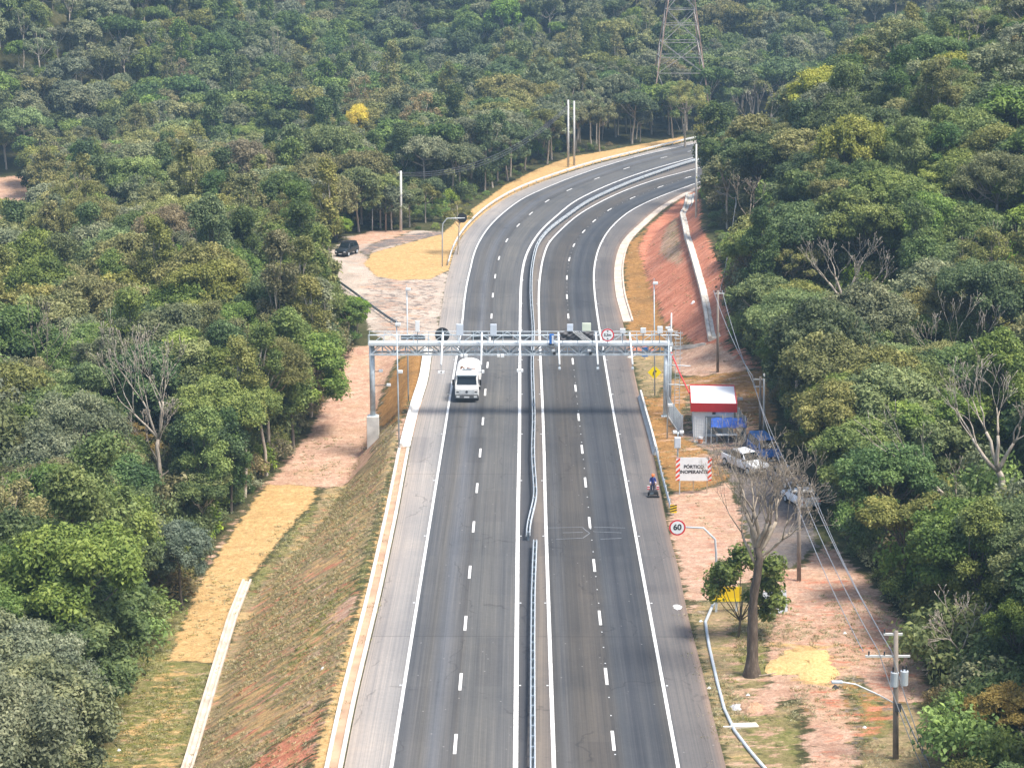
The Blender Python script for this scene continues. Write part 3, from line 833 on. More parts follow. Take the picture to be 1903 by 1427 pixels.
tag(MB().sweep(pathpts([(338,1460),(352,1420),(398,1262),(432,1150),(460,1080)]), [(a * .52, b * .9) for a, b in UCH]).build("drainage_channel", paint("white ditch concrete", (.54, .45, .36), .9, 0, .28, .7)), "white concrete ditch at the foot of the brown grass slope", "channel")
tag(MB().sweep(pathpts([(1168,668),(1180,661),(1195,655)], .02), [(-.18, 0), (.18, 0), (.18, .15), (-.18, .15)]).build("drainage_channel", M_CONCW), "short white ditch leading to the blue sign", "channel")

# ------------------------------------------------------------------ trees: foliage materials
PAL = {
 "dark": [(0.034, 0.0728, 0.0178), (0.0717, 0.13, 0.0292), (0.1378, 0.208, 0.0451)],
 "mid": [(0.0617, 0.1092, 0.0208), (0.1213, 0.1885, 0.0345), (0.2205, 0.2925, 0.0583)],
 "olive": [(0.1003, 0.1094, 0.0271), (0.1847, 0.1927, 0.0458), (0.3218, 0.3102, 0.0835)],
 "grey": [(0.0846, 0.1094, 0.0513), (0.1567, 0.1874, 0.0862), (0.2728, 0.297, 0.1454)],
 "brown": [(0.1211, 0.0941, 0.0411), (0.2099, 0.1584, 0.0685), (0.3307, 0.252, 0.1126)],
 "bright": [(0.0849, 0.1602, 0.0151), (0.1632, 0.2805, 0.0247), (0.2682, 0.407, 0.0404)],
 "lime": [(0.1197, 0.1443, 0.0179), (0.2196, 0.2408, 0.0297), (0.368, 0.364, 0.0571)],
 "teal": [(0.0594, 0.112, 0.0643), (0.1166, 0.1812, 0.1046), (0.212, 0.2875, 0.176)],
 "gold": [(0.1602, 0.1047, 0.0123), (0.264, 0.1815, 0.0198), (0.407, 0.2805, 0.0396)],
 "flower": [(.50,.38,.004), (.74,.60,.01), (.84,.72,.02)],
 "cream": [(0.16, 0.145, 0.06), (0.32, 0.285, 0.13), (0.46, 0.41, 0.21)],
}
def leaf_mat(key):
    d, m, l = PAL[key]
    t = NT("leaves " + key)
    a = t.n("ShaderNodeAttribute", attribute_name="tint")
    oi = t.n("ShaderNodeObjectInfo")
    c = t.ramp(a.outputs["Fac"], [(.08, d), (.5, m), (.95, l)])
    hsv = t.n("ShaderNodeHueSaturation")
    t.l(c, hsv.inputs["Color"])
    t.l(t.maprange(oi.outputs["Random"], 0, 1, *{"flower": (.497, .503), "gold": (.49, .505), "brown": (.495, .53), "cream": (.49, .51), "lime": (.475, .505)}.get(key, (.474, .512) if key == "olive" else (.464, .504))), hsv.inputs["Hue"])
    r2 = t.math('FRACT', t.math('MULTIPLY', oi.outputs["Random"], 7.31))
    t.l(t.maprange(r2, 0, 1, .74, 1.0), hsv.inputs["Saturation"])
    r3 = t.math('FRACT', t.math('MULTIPLY', oi.outputs["Random"], 17.7))
    t.l(t.maprange(r3, 0, 1, .95, 1.5), hsv.inputs["Value"])
    t.l(hsv.outputs[0], t.b.inputs["Base Color"])
    t.b.inputs["Roughness"].default_value = .55
    t.b.inputs["Specular IOR Level"].default_value = .3
    tr = t.n("ShaderNodeBsdfTranslucent"); t.l(hsv.outputs[0], tr.inputs[0])
    mx = t.n("ShaderNodeMixShader"); mx.inputs[0].default_value = .34
    t.l(t.b.outputs[0], mx.inputs[1]); t.l(tr.outputs[0], mx.inputs[2]); t.l(mx.outputs[0], t.out.inputs[0])
    return t.m
LEAF = {k: leaf_mat(k) for k in PAL}
def bark_mat(name, a, b, c):
    t = NT(name); ob = t.coord("Object")
    n = t.noise(t.mapping(ob, (2.2, 2.2, .5)), 2.0, 6, .7)
    t.l(t.ramp(n, [(.3, a), (.52, b), (.72, c)]), t.b.inputs["Base Color"])
    t.b.inputs["Roughness"].default_value = .9; t.bump(n, .6, .05)
    return t.m
M_BARK = bark_mat("bark", (.06, .048, .036), (.125, .105, .08), (.21, .19, .155))
M_BARKP = bark_mat("pale bark", (.22, .17, .125), (.42, .355, .28), (.60, .54, .46))
M_BARKB = bark_mat("twig bark", (.20, .155, .115), (.34, .28, .21), (.50, .43, .34))
M_BARKD = bark_mat("dark bark", (.05, .036, .027), (.11, .082, .06), (.22, .175, .135))

def limb_set(rng, p, d, length, r, depth, out, spread=.55, up=.18, kids=(2, 3), shrink=.74, seg=4, rmin=.018):
    """recursive tapering limb; appends (points, radii)"""
    p = np.array(p, float); d = np.array(d, float); d /= np.linalg.norm(d)
    pts = [p.copy()]; rr = [r]; r1 = max(r * .62, rmin)
    for i in range(seg):
        d = d + rng.normal(0, .13, 3) + np.array([0, 0, up * .35]); d /= np.linalg.norm(d)
        p = p + d * length / seg
        pts.append(p.copy()); rr.append(r + (r1 - r) * (i + 1) / seg)
    out.append((pts, rr, depth))
    if depth <= 0: return
    n = rng.integers(kids[0], kids[1] + 1)
    a0 = rng.random() * 6.28
    for k in range(n):
        t_ = np.cross(d, [0.3, .2, 1.0]); t_ /= np.linalg.norm(t_) + 1e-9; w = np.cross(d, t_)
        a = a0 + 6.28 * k / n + rng.normal(0, .3); sp = spread * rng.uniform(.6, 1.3)
        nd = d * math.cos(sp) + (t_ * math.cos(a) + w * math.sin(a)) * math.sin(sp)
        nd[2] += up
        j = len(pts) - 1 if k < max(2, n - 1) else rng.integers(2, len(pts))
        limb_set(rng, pts[j], nd, length * shrink * rng.uniform(.75, 1.2), rr[j] * rng.uniform(.6, .8), depth - 1, out, spread, up, kids, shrink, max(2, seg - 1) if depth < 2 else seg, rmin)

def limbs_mesh(name, out, m, nbig=7):
    mb = MB()
    for pts, rr, dep in out:
        mb.path(pts, rr, nbig if max(rr) > .09 else (4 if max(rr) > .04 else 3))
    me = mb.mesh(name, smooth=True); me.materials.append(m)
    return me

def leaves_arrays(rng, centres, radii, flat_, per, size, tintc):
    """many small leaf faces spread over the clumps of one crown"""
    P = []; N = []; T = []; S = []
    for c, r, tc in zip(centres, radii, tintc):
        n = max(12, int(per * (r * r)))
        d = rng.normal(0, 1, (n, 3)); d[:, 2] = d[:, 2] * .9 + .35
        d /= np.linalg.norm(d, axis=1)[:, None]
        rad = r * (rng.random(n) ** .30) * rng.uniform(.75, 1.18, n)
        lump = 1 + .28 * np.sin(d[:, 0] * 5 + c[1] * 3) * np.cos(d[:, 1] * 5 + c[0] * 3)
        p = d * (rad * lump)[:, None]; p[:, 2] *= flat_
        nn = d * .55 + np.array([0, 0, .55]) + rng.normal(0, .45, (n, 3))
        P.append(p + c); N.append(nn); S.append(size * rng.uniform(.55, 1.35, n))
        T.append(np.clip(tc + rng.normal(0, .16, n), 0, 1))
    P = np.concatenate(P); N = np.concatenate(N); S = np.concatenate(S); T = np.concatenate(T)
    N /= np.linalg.norm(N, axis=1)[:, None]
    a = rng.normal(0, 1, (len(P), 3)); a -= N * (a * N).sum(1)[:, None]; a /= np.linalg.norm(a, axis=1)[:, None]
    b = np.cross(N, a)
    a = a * (S * .62)[:, None]; b = b * (S * .34)[:, None]
    dip = N * (S * .12)[:, None]
    V = np.stack([P + a - dip, P + b + a * .1, P - a - dip, P - b + a * .1], 1).reshape(-1, 3)
    return V, np.arange(len(V)).reshape(-1, 4), np.repeat(T, 4)

def leaf_mesh(name, V, F, T, m):
    me = np_mesh(name, V, F)
    at_ = me.attributes.new("tint", 'FLOAT', 'POINT'); at_.data.foreach_set("value", T.astype(np.float32))
    me.materials.append(m)
    return me

def crown_clumps(rng, kind, Rr, tH, H):
    C = []; r = []
    if kind == 'dome':
        n = 34
        for i in range(n):
            u = (i + .5) / n; q = i * 2.39996 + rng.normal(0, .25)
            rr = Rr * math.sqrt(u) * .84 * rng.uniform(.88, 1.12)
            C.append((rr * math.cos(q), rr * math.sin(q), tH + H * (.28 + .62 * math.sqrt(max(0, 1 - u * .92))) * rng.uniform(.88, 1.08)))
            r.append(Rr * rng.uniform(.20, .33))
        for i in range(14):
            q = rng.random() * 6.28; rr = Rr * rng.uniform(.6, .9)
            C.append((rr * math.cos(q), rr * math.sin(q), tH + H * rng.uniform(.02, .35))); r.append(Rr * rng.uniform(.16, .26))
    elif kind == 'umbrella':
        n = 46
        for i in range(n):
            u = (i + .5) / n; q = i * 2.39996 + rng.normal(0, .3)
            rr = Rr * math.sqrt(u) * .92 * rng.uniform(.85, 1.1)
            C.append((rr * math.cos(q), rr * math.sin(q), tH + H * (.30 + .62 * math.sqrt(max(0, 1 - u))) * rng.uniform(.82, 1.06)))
            r.append(Rr * rng.uniform(.16, .29))
    elif kind == 'tall':
        n = 44
        for i in range(n):
            u = rng.random(); q = rng.random() * 6.28
            w = Rr * (.55 + .45 * math.sin(math.pi * min(1, u * 1.05))) * (1 - .35 * u)
            rr = w * math.sqrt(rng.random()) * .9
            C.append((rr * math.cos(q), rr * math.sin(q), tH + H * u)); r.append(Rr * rng.uniform(.22, .40))
    elif kind == 'sparse':
        n = 40
        for i in range(n):
            u = rng.random(); q = rng.random() * 6.28
            rr = Rr * math.sqrt(u) * .95
            C.append((rr * math.cos(q), rr * math.sin(q), tH + H * (.15 + .8 * math.sqrt(max(0, 1 - u * .85))) * rng.uniform(.6, 1.08)))
            r.append(Rr * rng.uniform(.13, .24))
    elif kind == 'lobed':
        for k in range(6):
            q = k * 1.05 + rng.normal(0, .2); lr = Rr * rng.uniform(.36, .5); lc = (Rr * .55 * math.cos(q) * (k > 0), Rr * .55 * math.sin(q) * (k > 0), tH + H * rng.uniform(.35, .8) + (H * .15 if k == 0 else 0))
            for i in range(10):
                d = rng.normal(0, 1, 3); d[2] = abs(d[2]) * .7; d /= np.linalg.norm(d)
                C.append(tuple(np.array(lc) + d * lr * .8)); r.append(lr * rng.uniform(.38, .6))
    elif kind == 'bush':
        for i in range(26):
            u = rng.random(); q = rng.random() * 6.28; rr = Rr * math.sqrt(u) * .85
            C.append((rr * math.cos(q), rr * math.sin(q), H * (.25 + .6 * math.sqrt(1 - u) * rng.uniform(.5, 1.1)))); r.append(Rr * rng.uniform(.22, .38))
    return np.array(C), np.array(r)

SHAPES = {   # kind, crown radius, clear trunk, crown height, leaves per m2 of clump, leaf size, clump flatness
 "round":    ('dome', 4.1, 4.6, 5.6, 300, .34, .72),
 "broad":    ('dome', 4.9, 4.4, 5.6, 250, .38, .62),
 "flat":     ('umbrella', 4.8, 5.6, 4.4, 330, .27, .62),
 "feather":  ('umbrella', 4.0, 5.8, 5.2, 320, .24, .68),
 "column":   ('tall', 2.9, 3.6, 9.2, 250, .32, .8),
 "slender":  ('tall', 2.3, 5.8, 8.0, 270, .27, .85),
 "airy":     ('sparse', 3.9, 5.0, 6.4, 300, .27, .7),
 "thin":     ('sparse', 3.3, 5.4, 6.2, 210, .25, .7),
 "lobed":    ('lobed', 4.5, 4.4, 6.4, 280, .34, .7),
}
def make_shape(key, seed, lod):
    kind, Rr, tH, H, per, size, fl = SHAPES[key]
    rng = np.random.default_rng(seed)
    C, r = crown_clumps(rng, kind, Rr, tH, H)
    tc = np.clip(.42 + rng.normal(0, .17, len(C)) + .12 * (C[:, 2] - tH) / H, 0, 1)
    per, size = per * 2.3, size * .64
    if lod: per, size = per * .36, size * 1.6
    V, F, T = leaves_arrays(rng, C, r, fl, per, size, tc)
    crown = leaf_mesh("crown", V, F, T, LEAF["mid"])
    out = []
    # trunk with limbs that reach into the clumps
    lean = rng.normal(0, .05, 2)
    top = np.array([lean[0] * tH, lean[1] * tH, tH + H * .22])
    r0 = .11 + .022 * Rr
    tp = [np.array([0, 0, -.6])] + [top * f + np.array([rng.normal(0, .08), rng.normal(0, .08), 0]) * (f > 0) for f in (.0, .3, .65, 1)]
    out.append((tp, [r0 * 1.35, r0 * 1.15, r0 * .9, r0 * .8, r0 * .65], 3))
    pick_ = rng.choice(len(C), min(len(C), 9 if lod else 16), replace=False)
    for i in pick_:
        a = tp[-1] if rng.random() < .6 else tp[-2] * .4 + tp[-1] * .6
        b = C[i]; m1 = a * .55 + b * .45 + np.array([0, 0, -.35]) + rng.normal(0, .22, 3)
        out.append(([a, m1, b], [r0 * .5, r0 * .32, .03], 1))
        if not lod and kind == 'sparse':
            for _ in range(3):
                limb_set(rng, m1 * .3 + b * .7, (b - a) + rng.normal(0, 1.2, 3), 1.2, .022, 1, out, kids=(2, 3), seg=2, rmin=.008)
    trunk = limbs_mesh("trunk", out, M_BARKP if key in ("flat", "slender") else (M_BARKB if key in ("airy", "thin", "feather") else M_BARK), 6)
    return crown, trunk
NEAR = {}; FAR = {}
for i, k in enumerate(SHAPES):
    NEAR[k] = [make_shape(k, 100 + 7 * i + j, False) for j in range(2)]
    FAR[k] = [make_shape(k, 500 + 7 * i, True)]

# ------------------------------------------------------------------ where the trees stand
CLEAR = np.array([(40,1700),(150,1440),(205,1350),(245,1275),(300,1190),(335,1112),(365,1058),(400,1000),(440,955),(490,903),(545,838),(580,772),(612,728),(636,700),(650,660),(668,640),(690,622),(650,590),(640,545),(648,505),(636,486),(612,470),(640,446),(690,431),(745,430),(835,428),(850,408),(880,386),(905,366),(940,342),(1000,312),(1060,290),(1120,279),(1195,265),(1265,252),(1284,262),(1291,300),(1297,350),(1312,420),(1338,480),(1352,560),(1348,600),(1362,640),(1402,700),(1424,745),(1475,800),(1520,860),(1536,930),(1560,990),(1600,1050),(1640,1105),(1690,1180),(1712,1290),(1745,1335),(1752,1440),(1800,1700)], float)
CLEAR2 = np.array([(-30,358),(22,354),(50,364),(38,380),(-30,388)], float)
KEEP = [(np.array(a, float), d, t_) for a, d, t_ in (
  ([(200,640),(262,590),(330,640),(325,740),(318,860),(312,965),(288,965),(280,850),(250,780),(205,720)], 193, 0),
  ([(1500,430),(1560,400),(1640,430),(1650,500),(1590,560),(1560,560),(1500,500)], 219, 1),
  ([(1640,760),(1720,680),(1800,640),(1890,760),(1903,940),(1800,950),(1700,850)], 159, 1),
  ([(1725,1180),(1770,1140),(1815,1160),(1810,1250),(1790,1260),(1730,1220)], 128, 1),
  ([(748,318),(860,303),(950,265),(1050,196),(1052,214),(950,283),(860,322),(748,332)], 338, 0),
  ([(1195,0),(1320,0),(1325,150),(1195,150)], 449, 1),
  ([(632,196),(702,196),(702,240),(632,240)], 399, 0), ([(440,228),(525,228),(525,258),(440,258)], 418, 1),
  ([(1358,322),(1430,322),(1425,400),(1365,400)], 266, 1), ([(1370,145),(1460,145),(1450,220),(1380,220)], 356, 1), ([(1762,15),(1842,15),(1830,85),(1775,85)], 349, 1),
  ([(1700,540),(1870,540),(1850,650),(1720,650)], 194, 1), ([(0,560),(95,560),(85,690),(20,690)], 209, 1),
  ([(1800,1255),(1903,1245),(1903,1400),(1800,1400)], 119, 0),
  ([(626,446),(666,446),(668,482),(626,482)], 292, 0),
  ([(735,318),(752,318),(752,430),(735,430)], 300, 0), ([(1048,186),(1072,186),(1072,310),(1048,310)], 375, 0),
  ([(1325,540),(1342,540),(1342,690),(1325,690)], 215, 0), ([(1405,690),(1428,690),(1428,780),(1405,780)], 190, 0),
  ([(1288,268),(1300,268),(1302,405),(1288,405)], 318, 0))]
def _dense(poly):
    e = [a_ + (b_ - a_) * t_ for a_, b_ in zip(poly, np.roll(poly, -1, 0)) for t_ in np.linspace(0, 1, 7)]
    m_ = poly.mean(0)
    return np.array(e + [m_ + (q - m_) * .5 for q in e])
DENSE = {id(k_[0]): _dense(k_[0]) for k_ in KEEP}
def crown_outline(p, Rr, z0, z1, n=14):
    """sight-line outline of a crown"""
    q = np.linspace(0, 2 * math.pi, n, endpoint=False)
    return proj(np.c_[p[0] + Rr * np.cos(q), np.full(n, p[1]), p[2] + (z0 + z1) / 2 + (z1 - z0) / 2 * np.sin(q)])[:, :2]

rng = np.random.default_rng(21)
cands = []
def scatter(x0, x1, y0, y1, sp):
    xs = np.arange(x0, x1, sp); ys = np.arange(y0, y1, sp)
    A, B = np.meshgrid(xs, ys)
    return np.stack([A.ravel() + rng.uniform(-.42, .42, A.size) * sp, B.ravel() + rng.uniform(-.42, .42, A.size) * sp], 1)
PTS = np.concatenate([scatter(-80, 90, 104, 235, 4.1), scatter(-110, 130, 235, 440, 5.3), scatter(-170, 190, 440, 700, 5.6)])
S_, O_ = frame(PTS)
D_ = np.maximum(off('OL', S_) - O_, O_ - off('OR', S_))
from_mask = MASK.reshape(nyg, nxg, 8).sum(2)
ii = np.clip(np.searchsorted(gx, PTS[:, 0]), 0, nxg - 1); jj = np.clip(np.searchsorted(gy, PTS[:, 1]), 0, nyg - 1)
ok = (D_ > 5) & (from_mask[jj, ii] < .35)
PTS = PTS[ok]
GZp = ground(PTS[:, 0], PTS[:, 1])
PR = proj(np.c_[PTS, GZp + 7])
mrg = 15 * F_PX / PR[:, 2]
vis = (PR[:, 0] > -mrg) & (PR[:, 0] < 1903 + mrg) & (PR[:, 1] > -mrg * .9) & (PR[:, 1] < 1427 + mrg * 1.3)
PTS = PTS[vis]; GZp = GZp[vis]

KINDS_L = list(SHAPES)
def choose(x, y):
    """tree shape and leaf colour follow broad patches, as mixed forest does"""
    n1 = float(vnoise(x / 13 + 40, y / 13)); n2 = rng.random()
    left = x < 0 and y < 300
    if y > 430:
        w = dict(grey=.27, mid=.27, dark=.19, olive=.24, brown=.02, bright=.01)
    elif left:
        w = dict(olive=.36, mid=.28, grey=.12, dark=.18, brown=.025, lime=.025, bright=.01)
    elif y > 290 and x < 30:
        w = dict(dark=.3, grey=.2, olive=.26, mid=.2, brown=.04)
    else:
        w = dict(mid=.33, dark=.27, olive=.24, grey=.07, lime=.05, brown=.01, bright=.03)
    ks = list(w); v = np.array([w[k] for k in ks]); v = v / v.sum()
    u = (n2 * .62 + n1 * .38)
    u = min(max((u - .12) / .76, 0), .999)
    pal = ks[int(np.searchsorted(np.cumsum(v), u))]
    if left and y < 124 and pal in ('bright', 'lime', 'mid'): pal = 'grey'
    pref = dict(dark=["round", "broad", "lobed", "lobed", "column"], mid=["round", "lobed", "column", "broad", "flat"], olive=["flat", "feather", "airy", "round", "slender", "lobed"],
                grey=["airy", "feather", "flat", "round", "thin"], brown=["thin", "airy", "feather"], bright=["round", "broad"], lime=["flat", "lobed", "round"])[pal]
    if y > 425: pref = [k for k in pref if k not in ('flat', 'feather')] + ["round", "lobed"]
    return pref[rng.integers(len(pref))], pal
TREES = []       # dict per tree
for (x, y), z in zip(PTS, GZp):
    shp, pal = choose(x, y)
    kind, Rr, tH, H, *_ = SHAPES[shp]
    sc = rng.uniform(.78, 1.18) if y < 425 else rng.uniform(.62, 1.25)
    if x < 0 and y < 240: sc *= 1.06
    for attempt in range(4):
        s_ = sc * (1, .85, .7, .55)[attempt]
        ol = crown_outline((x, y, z), Rr * s_, tH * s_ * .9, (tH + H) * s_)
        if attempt == 3 and y < 300 and kind in ('umbrella',): break
        sd = poly_sd(ol, CLEAR)
        bad = (sd < -4).sum()
        if x < -20 and y < 462: bad += (poly_sd(ol, CLEAR2) < 0).sum() * 3
        for poly, dep, tol in KEEP:
            if y < dep:
                mid_ = ol.mean(0); rad_ = np.abs(ol - mid_).max(0)
                bad += max(0, (poly_sd(ol, poly) < 0).sum() - tol) + 2 * ((((DENSE[id(poly)] - mid_) / rad_) ** 2).sum(1) < .85).any()
        if bad <= 1: break
    else:
        continue
    if bad > 1: continue
    TREES.append(dict(p=np.array([x, y, z]), shp=shp, pal=pal, s=s_, sz=s_ * rng.uniform(.88, 1.15) * (1.12 if y > 425 else 1), rz=rng.random() * 6.28))

def tree_at(px, py_base, shp, pal, height, note=None, wide=1.0, snap=True):
    p = on_ground(px, py_base)
    kind, Rr, tH, H, *_ = SHAPES[shp]
    s = height / (tH + H)
    TREES.append(dict(p=p, shp=shp, pal=pal, s=s * wide, sz=s, rz=rng.random() * 6.28, note=note, keep=True))
def tree_crown(px, py_crown, Y, shp, pal, width_px, note=None):
    """tree known by the middle of its crown"""
    kind, Rr, tH, H, *_ = SHAPES[shp]
    zc_ = Y * CP + 35 * SP
    s = width_px / F_PX * zc_ / (2 * Rr)
    c = at_depth(px, py_crown, Y)
    p = np.array([c[0], Y, c[2] - (tH + H * .6) * s])
    g_ = float(ground(p[0], Y))
    sz = max((c[2] - g_) / (tH + H * .6), s * .32)
    p[2] = g_
    TREES.append(dict(p=p, shp=shp, pal=pal, s=s, sz=sz, rz=rng.random() * 6.28, note=note, keep=True))
tree_crown(666, 222, 400, "broad", "flower", 56, "bright yellow flowering tree standing out on the far wooded slope")
tree_crown(482, 242, 420, "flat", "bright", 92, "vivid light green spreading tree on the lower far slope")
tree_crown(549, 229, 424, "round", "bright", 32, "small vivid green tree just right of the spreading vivid green tree")
tree_crown(30, 925, 178, "round", "bright", 120, "vivid light green tree cut by the picture's edge in the nearer forest")
tree_crown(1482, 412, 262, "round", "bright", 92, "fresh light green tree above the leafless pale tree on the wooded hill")
tree_crown(1545, 470, 250, "lobed", "lime", 90)
tree_crown(1835, 270, 300, "round", "lime", 110)
tree_crown(1850, 420, 262, "round", "lime", 130, "big yellow-green domed tree with pale blossom against the picture's edge")
tree_crown(1440, 345, 290, "broad", "dark", 190, "very broad dark green crown on the wooded hill above the power pole")
tree_crown(1660, 265, 318, "lobed", "dark", 160, "lobed deep green tree in the middle of the wooded hill")
tree_crown(1550, 262, 322, "broad", "lime", 150)
tree_crown(1650, 690, 212, "flat", "mid", 190, "wide-spreading green tree above the leafless leaning trees")
tree_crown(1590, 800, 200, "flat", "mid", 200, "wide-spreading green tree right behind the leafless yard tree")
tree_crown(1460, 620, 222, "lobed", "olive", 110, "rounded olive-yellow tree beside the utility pole under the red bank")
tree_crown(1858, 1318, 112, "lobed", "gold", 165, "golden-brown leaved tree in the lower corner beside the transformer pole")
tree_crown(1640, 935, 182, "flat", "teal", 150, "blue-green feathery tree beside the parked white car")
tree_crown(335, 1010, 158, "round", "teal", 120, "low blue-green tree at the foot of the tall leafless tree")
tree_crown(1275, 175, 418, "airy", "lime", 70, "pale yellow-green airy tree at the foot of the lattice pylon")
tree_crown(628, 415, 300, "round", "bright", 62, "light green bushy tree just above the dark jeep")
tree_crown(225, 425, 330, "round", "olive", 90)
tree_crown(235, 820, 186, "thin", "gold", 120, "rusty brown thin-leaved tree beside the tall leafless tree")
tree_crown(225, 195, 455, "flat", "mid", 105); tree_crown(500, 165, 470, "flat", "mid", 90); tree_crown(70, 185, 462, "broad", "mid", 120)
tree_crown(850, 395, 290, "thin", "lime", 60)
for (px, py, hh, shp, pal) in [(495,885,14.5,"slender","mid"),(578,775,14.5,"slender","olive"),(600,745,13,"slender","grey"),(545,835,14,"column","mid"),
                               (215,1060,11.5,"slender","gold"),(385,985,11,"column","mid"),(430,955,10,"column","dark"),(455,925,15,"slender","olive"),
                               (645,640,5.5,"round","mid"),(662,625,4.5,"round","bright")]:
    tree_at(px, py, shp, pal, hh)

# ------------------------------------------------------------------ link the largest three hundred as things, the rest as forest
def size_in_view(t_):
    kind, Rr, tH, H, *_ = SHAPES[t_['shp']]
    q = proj(t_['p'] + np.array([0, 0, (tH + H * .5) * t_['sz']]))[0]
    wpx = 2 * Rr * t_['s'] * F_PX / q[2]; hpx = H * t_['sz'] * F_PX / q[2]
    w = max(0, min(q[0] + wpx/2, 1903) - max(q[0] - wpx/2, 0)); h = max(0, min(q[1] + hpx/2, 1427) - max(q[1] - hpx/2, 0))
    t_['c'] = q[:2]; t_['h'] = (tH + H) * t_['sz']
    return w * h
for t_ in TREES: t_['a'] = size_in_view(t_) + (1e6 if t_.get('note') else 0)
TREES.sort(key=lambda q: -q['a'])
TOP, REST = TREES[:284], TREES[284:]

LOOK = {"dark": "deep green", "mid": "mid green", "olive": "olive", "grey": "grey-green", "brown": "brownish", "bright": "light green", "lime": "yellow-green", "teal": "blue-green", "gold": "rusty gold"}
FORM = {"round": "round-crowned", "broad": "broad-crowned", "flat": "wide-spreading", "feather": "feathery", "column": "tall leafy", "slender": "slender", "airy": "airy", "thin": "thin-leaved", "lobed": "many-lobed"}
MARKS = [("the tall leafless tree", (265,780)), ("the lower golden straw bed", (430,1080)), ("the concrete gantry plinth", (693,805)), ("the dark jeep", (644,462)),
         ("the wooden pole by the junction", (744,375)), ("the twin white poles", (1061,250)), ("the lattice pylon", (1263,80)), ("the red-topped cabin", (1316,760)),
         ("the leafless yard tree", (1450,850)), ("the white parked car", (1487,918)), ("the transformer pole", (1666,1290)), ("the leaning leafless tree", (1800,830)),
         ("the pale leafless hill tree", (1570,460)), ("the yellow flowering tree", (666,222)), ("the pole on the red bank", (1333,610)), ("the far end of the road", (1285,300)),
         ("the white foot ditch", (380,1300)), ("the upper left corner", (0,0)), ("the upper right corner", (1903,0)), ("the lower left corner", (0,1427)), ("the lower right corner", (1903,1427)), ("the middle of the left edge", (0,700)), ("the middle of the right edge", (1903,620))]
ORD = ["nearest", "second nearest", "third nearest", "fourth nearest", "fifth nearest", "sixth nearest", "seventh nearest", "eighth nearest", "ninth nearest", "tenth nearest"]
seen_l = {}
for t_ in TOP:
    d = [math.hypot(t_['c'][0] - m[1][0], t_['c'][1] - m[1][1]) for m in MARKS]
    t_['mk'] = int(np.argmin(d)); t_['d'] = min(d)
for t_ in sorted(TOP, key=lambda q: q['d']):
    if t_.get('note'): t_['label'] = t_['note']; continue
    key = (t_['mk'], t_['pal'], t_['shp']); k = seen_l.get(key, 0); seen_l[key] = k + 1
    m = MARKS[t_['mk']][0]
    t_['label'] = f"{LOOK[t_['pal']]} {FORM[t_['shp']]} tree, {ORD[min(k, 9)]} such tree to {m}"
proto = {}
for t_ in TOP:
    var = int(t_['rz'] * 10) % 2
    cm, tm = NEAR[t_['shp']][var]
    rt = empty("tree", t_['p'], t_['rz'], t_['label'], "tree", "trees of the forest on both sides of the highway")
    rt.scale = (t_['s'], t_['s'], t_['sz'])
    c_ = link("crown", cm, None, rt)
    c_.material_slots[0].link = 'OBJECT'; c_.material_slots[0].material = LEAF[t_['pal']]
    link("trunk", tm, None, rt)

# --- forest that reads as one mass: instanced on points
def scatter_stuff(name, sources, P, idx, rz, sc3, label, holder_m=None):
    src = bpy.data.collections.new(name + " kinds")
    for k, (nm, me) in enumerate(sources):
        o = bpy.data.objects.new(f"{k:03d} {nm}", me); src.objects.link(o)
    me = bpy.data.meshes.new(name)
    me.vertices.add(len(P)); me.vertices.foreach_set("co", np.asarray(P, np.float32).ravel())
    for an, ty, v, fld in (("kind_index", 'INT', np.asarray(idx, np.int32), "value"), ("turn", 'FLOAT_VECTOR', np.c_[np.zeros(len(P)), np.zeros(len(P)), rz].astype(np.float32).ravel(), "vector"),
                           ("size", 'FLOAT_VECTOR', np.asarray(sc3, np.float32).ravel(), "vector")):
        a_ = me.attributes.new(an, ty, 'POINT'); a_.data.foreach_set(fld, v)
    me.update()
    o = link(name, me)
    ng = bpy.data.node_groups.new(name + " scatter", 'GeometryNodeTree')
    ng.interface.new_socket("Geometry", in_out='INPUT', socket_type='NodeSocketGeometry')
    ng.interface.new_socket("Geometry", in_out='OUTPUT', socket_type='NodeSocketGeometry')
    N = ng.nodes; gi = N.new("NodeGroupInput"); go = N.new("NodeGroupOutput")
    ip = N.new("GeometryNodeInstanceOnPoints"); ci = N.new("GeometryNodeCollectionInfo")
    ci.inputs["Collection"].default_value = src; ci.inputs["Separate Children"].default_value = True; ci.inputs["Reset Children"].default_value = True
    def attr(nm, ty):
        q = N.new("GeometryNodeInputNamedAttribute"); q.data_type = ty; q.inputs["Name"].default_value = nm; return q.outputs["Attribute"]
    lk = ng.links.new
    lk(gi.outputs[0], ip.inputs["Points"]); lk(ci.outputs[0], ip.inputs["Instance"]); ip.inputs["Pick Instance"].default_value = True
    lk(attr("kind_index", 'INT'), ip.inputs["Instance Index"])
    er = N.new("FunctionNodeEulerToRotation"); lk(attr("turn", 'FLOAT_VECTOR'), er.inputs[0]); lk(er.outputs[0], ip.inputs["Rotation"])
    lk(attr("size", 'FLOAT_VECTOR'), ip.inputs["Scale"]); lk(ip.outputs[0], go.inputs[0])
    md = o.modifiers.new("scatter", 'NODES'); md.node_group = ng
    return tag(o, label, None, None, "stuff")

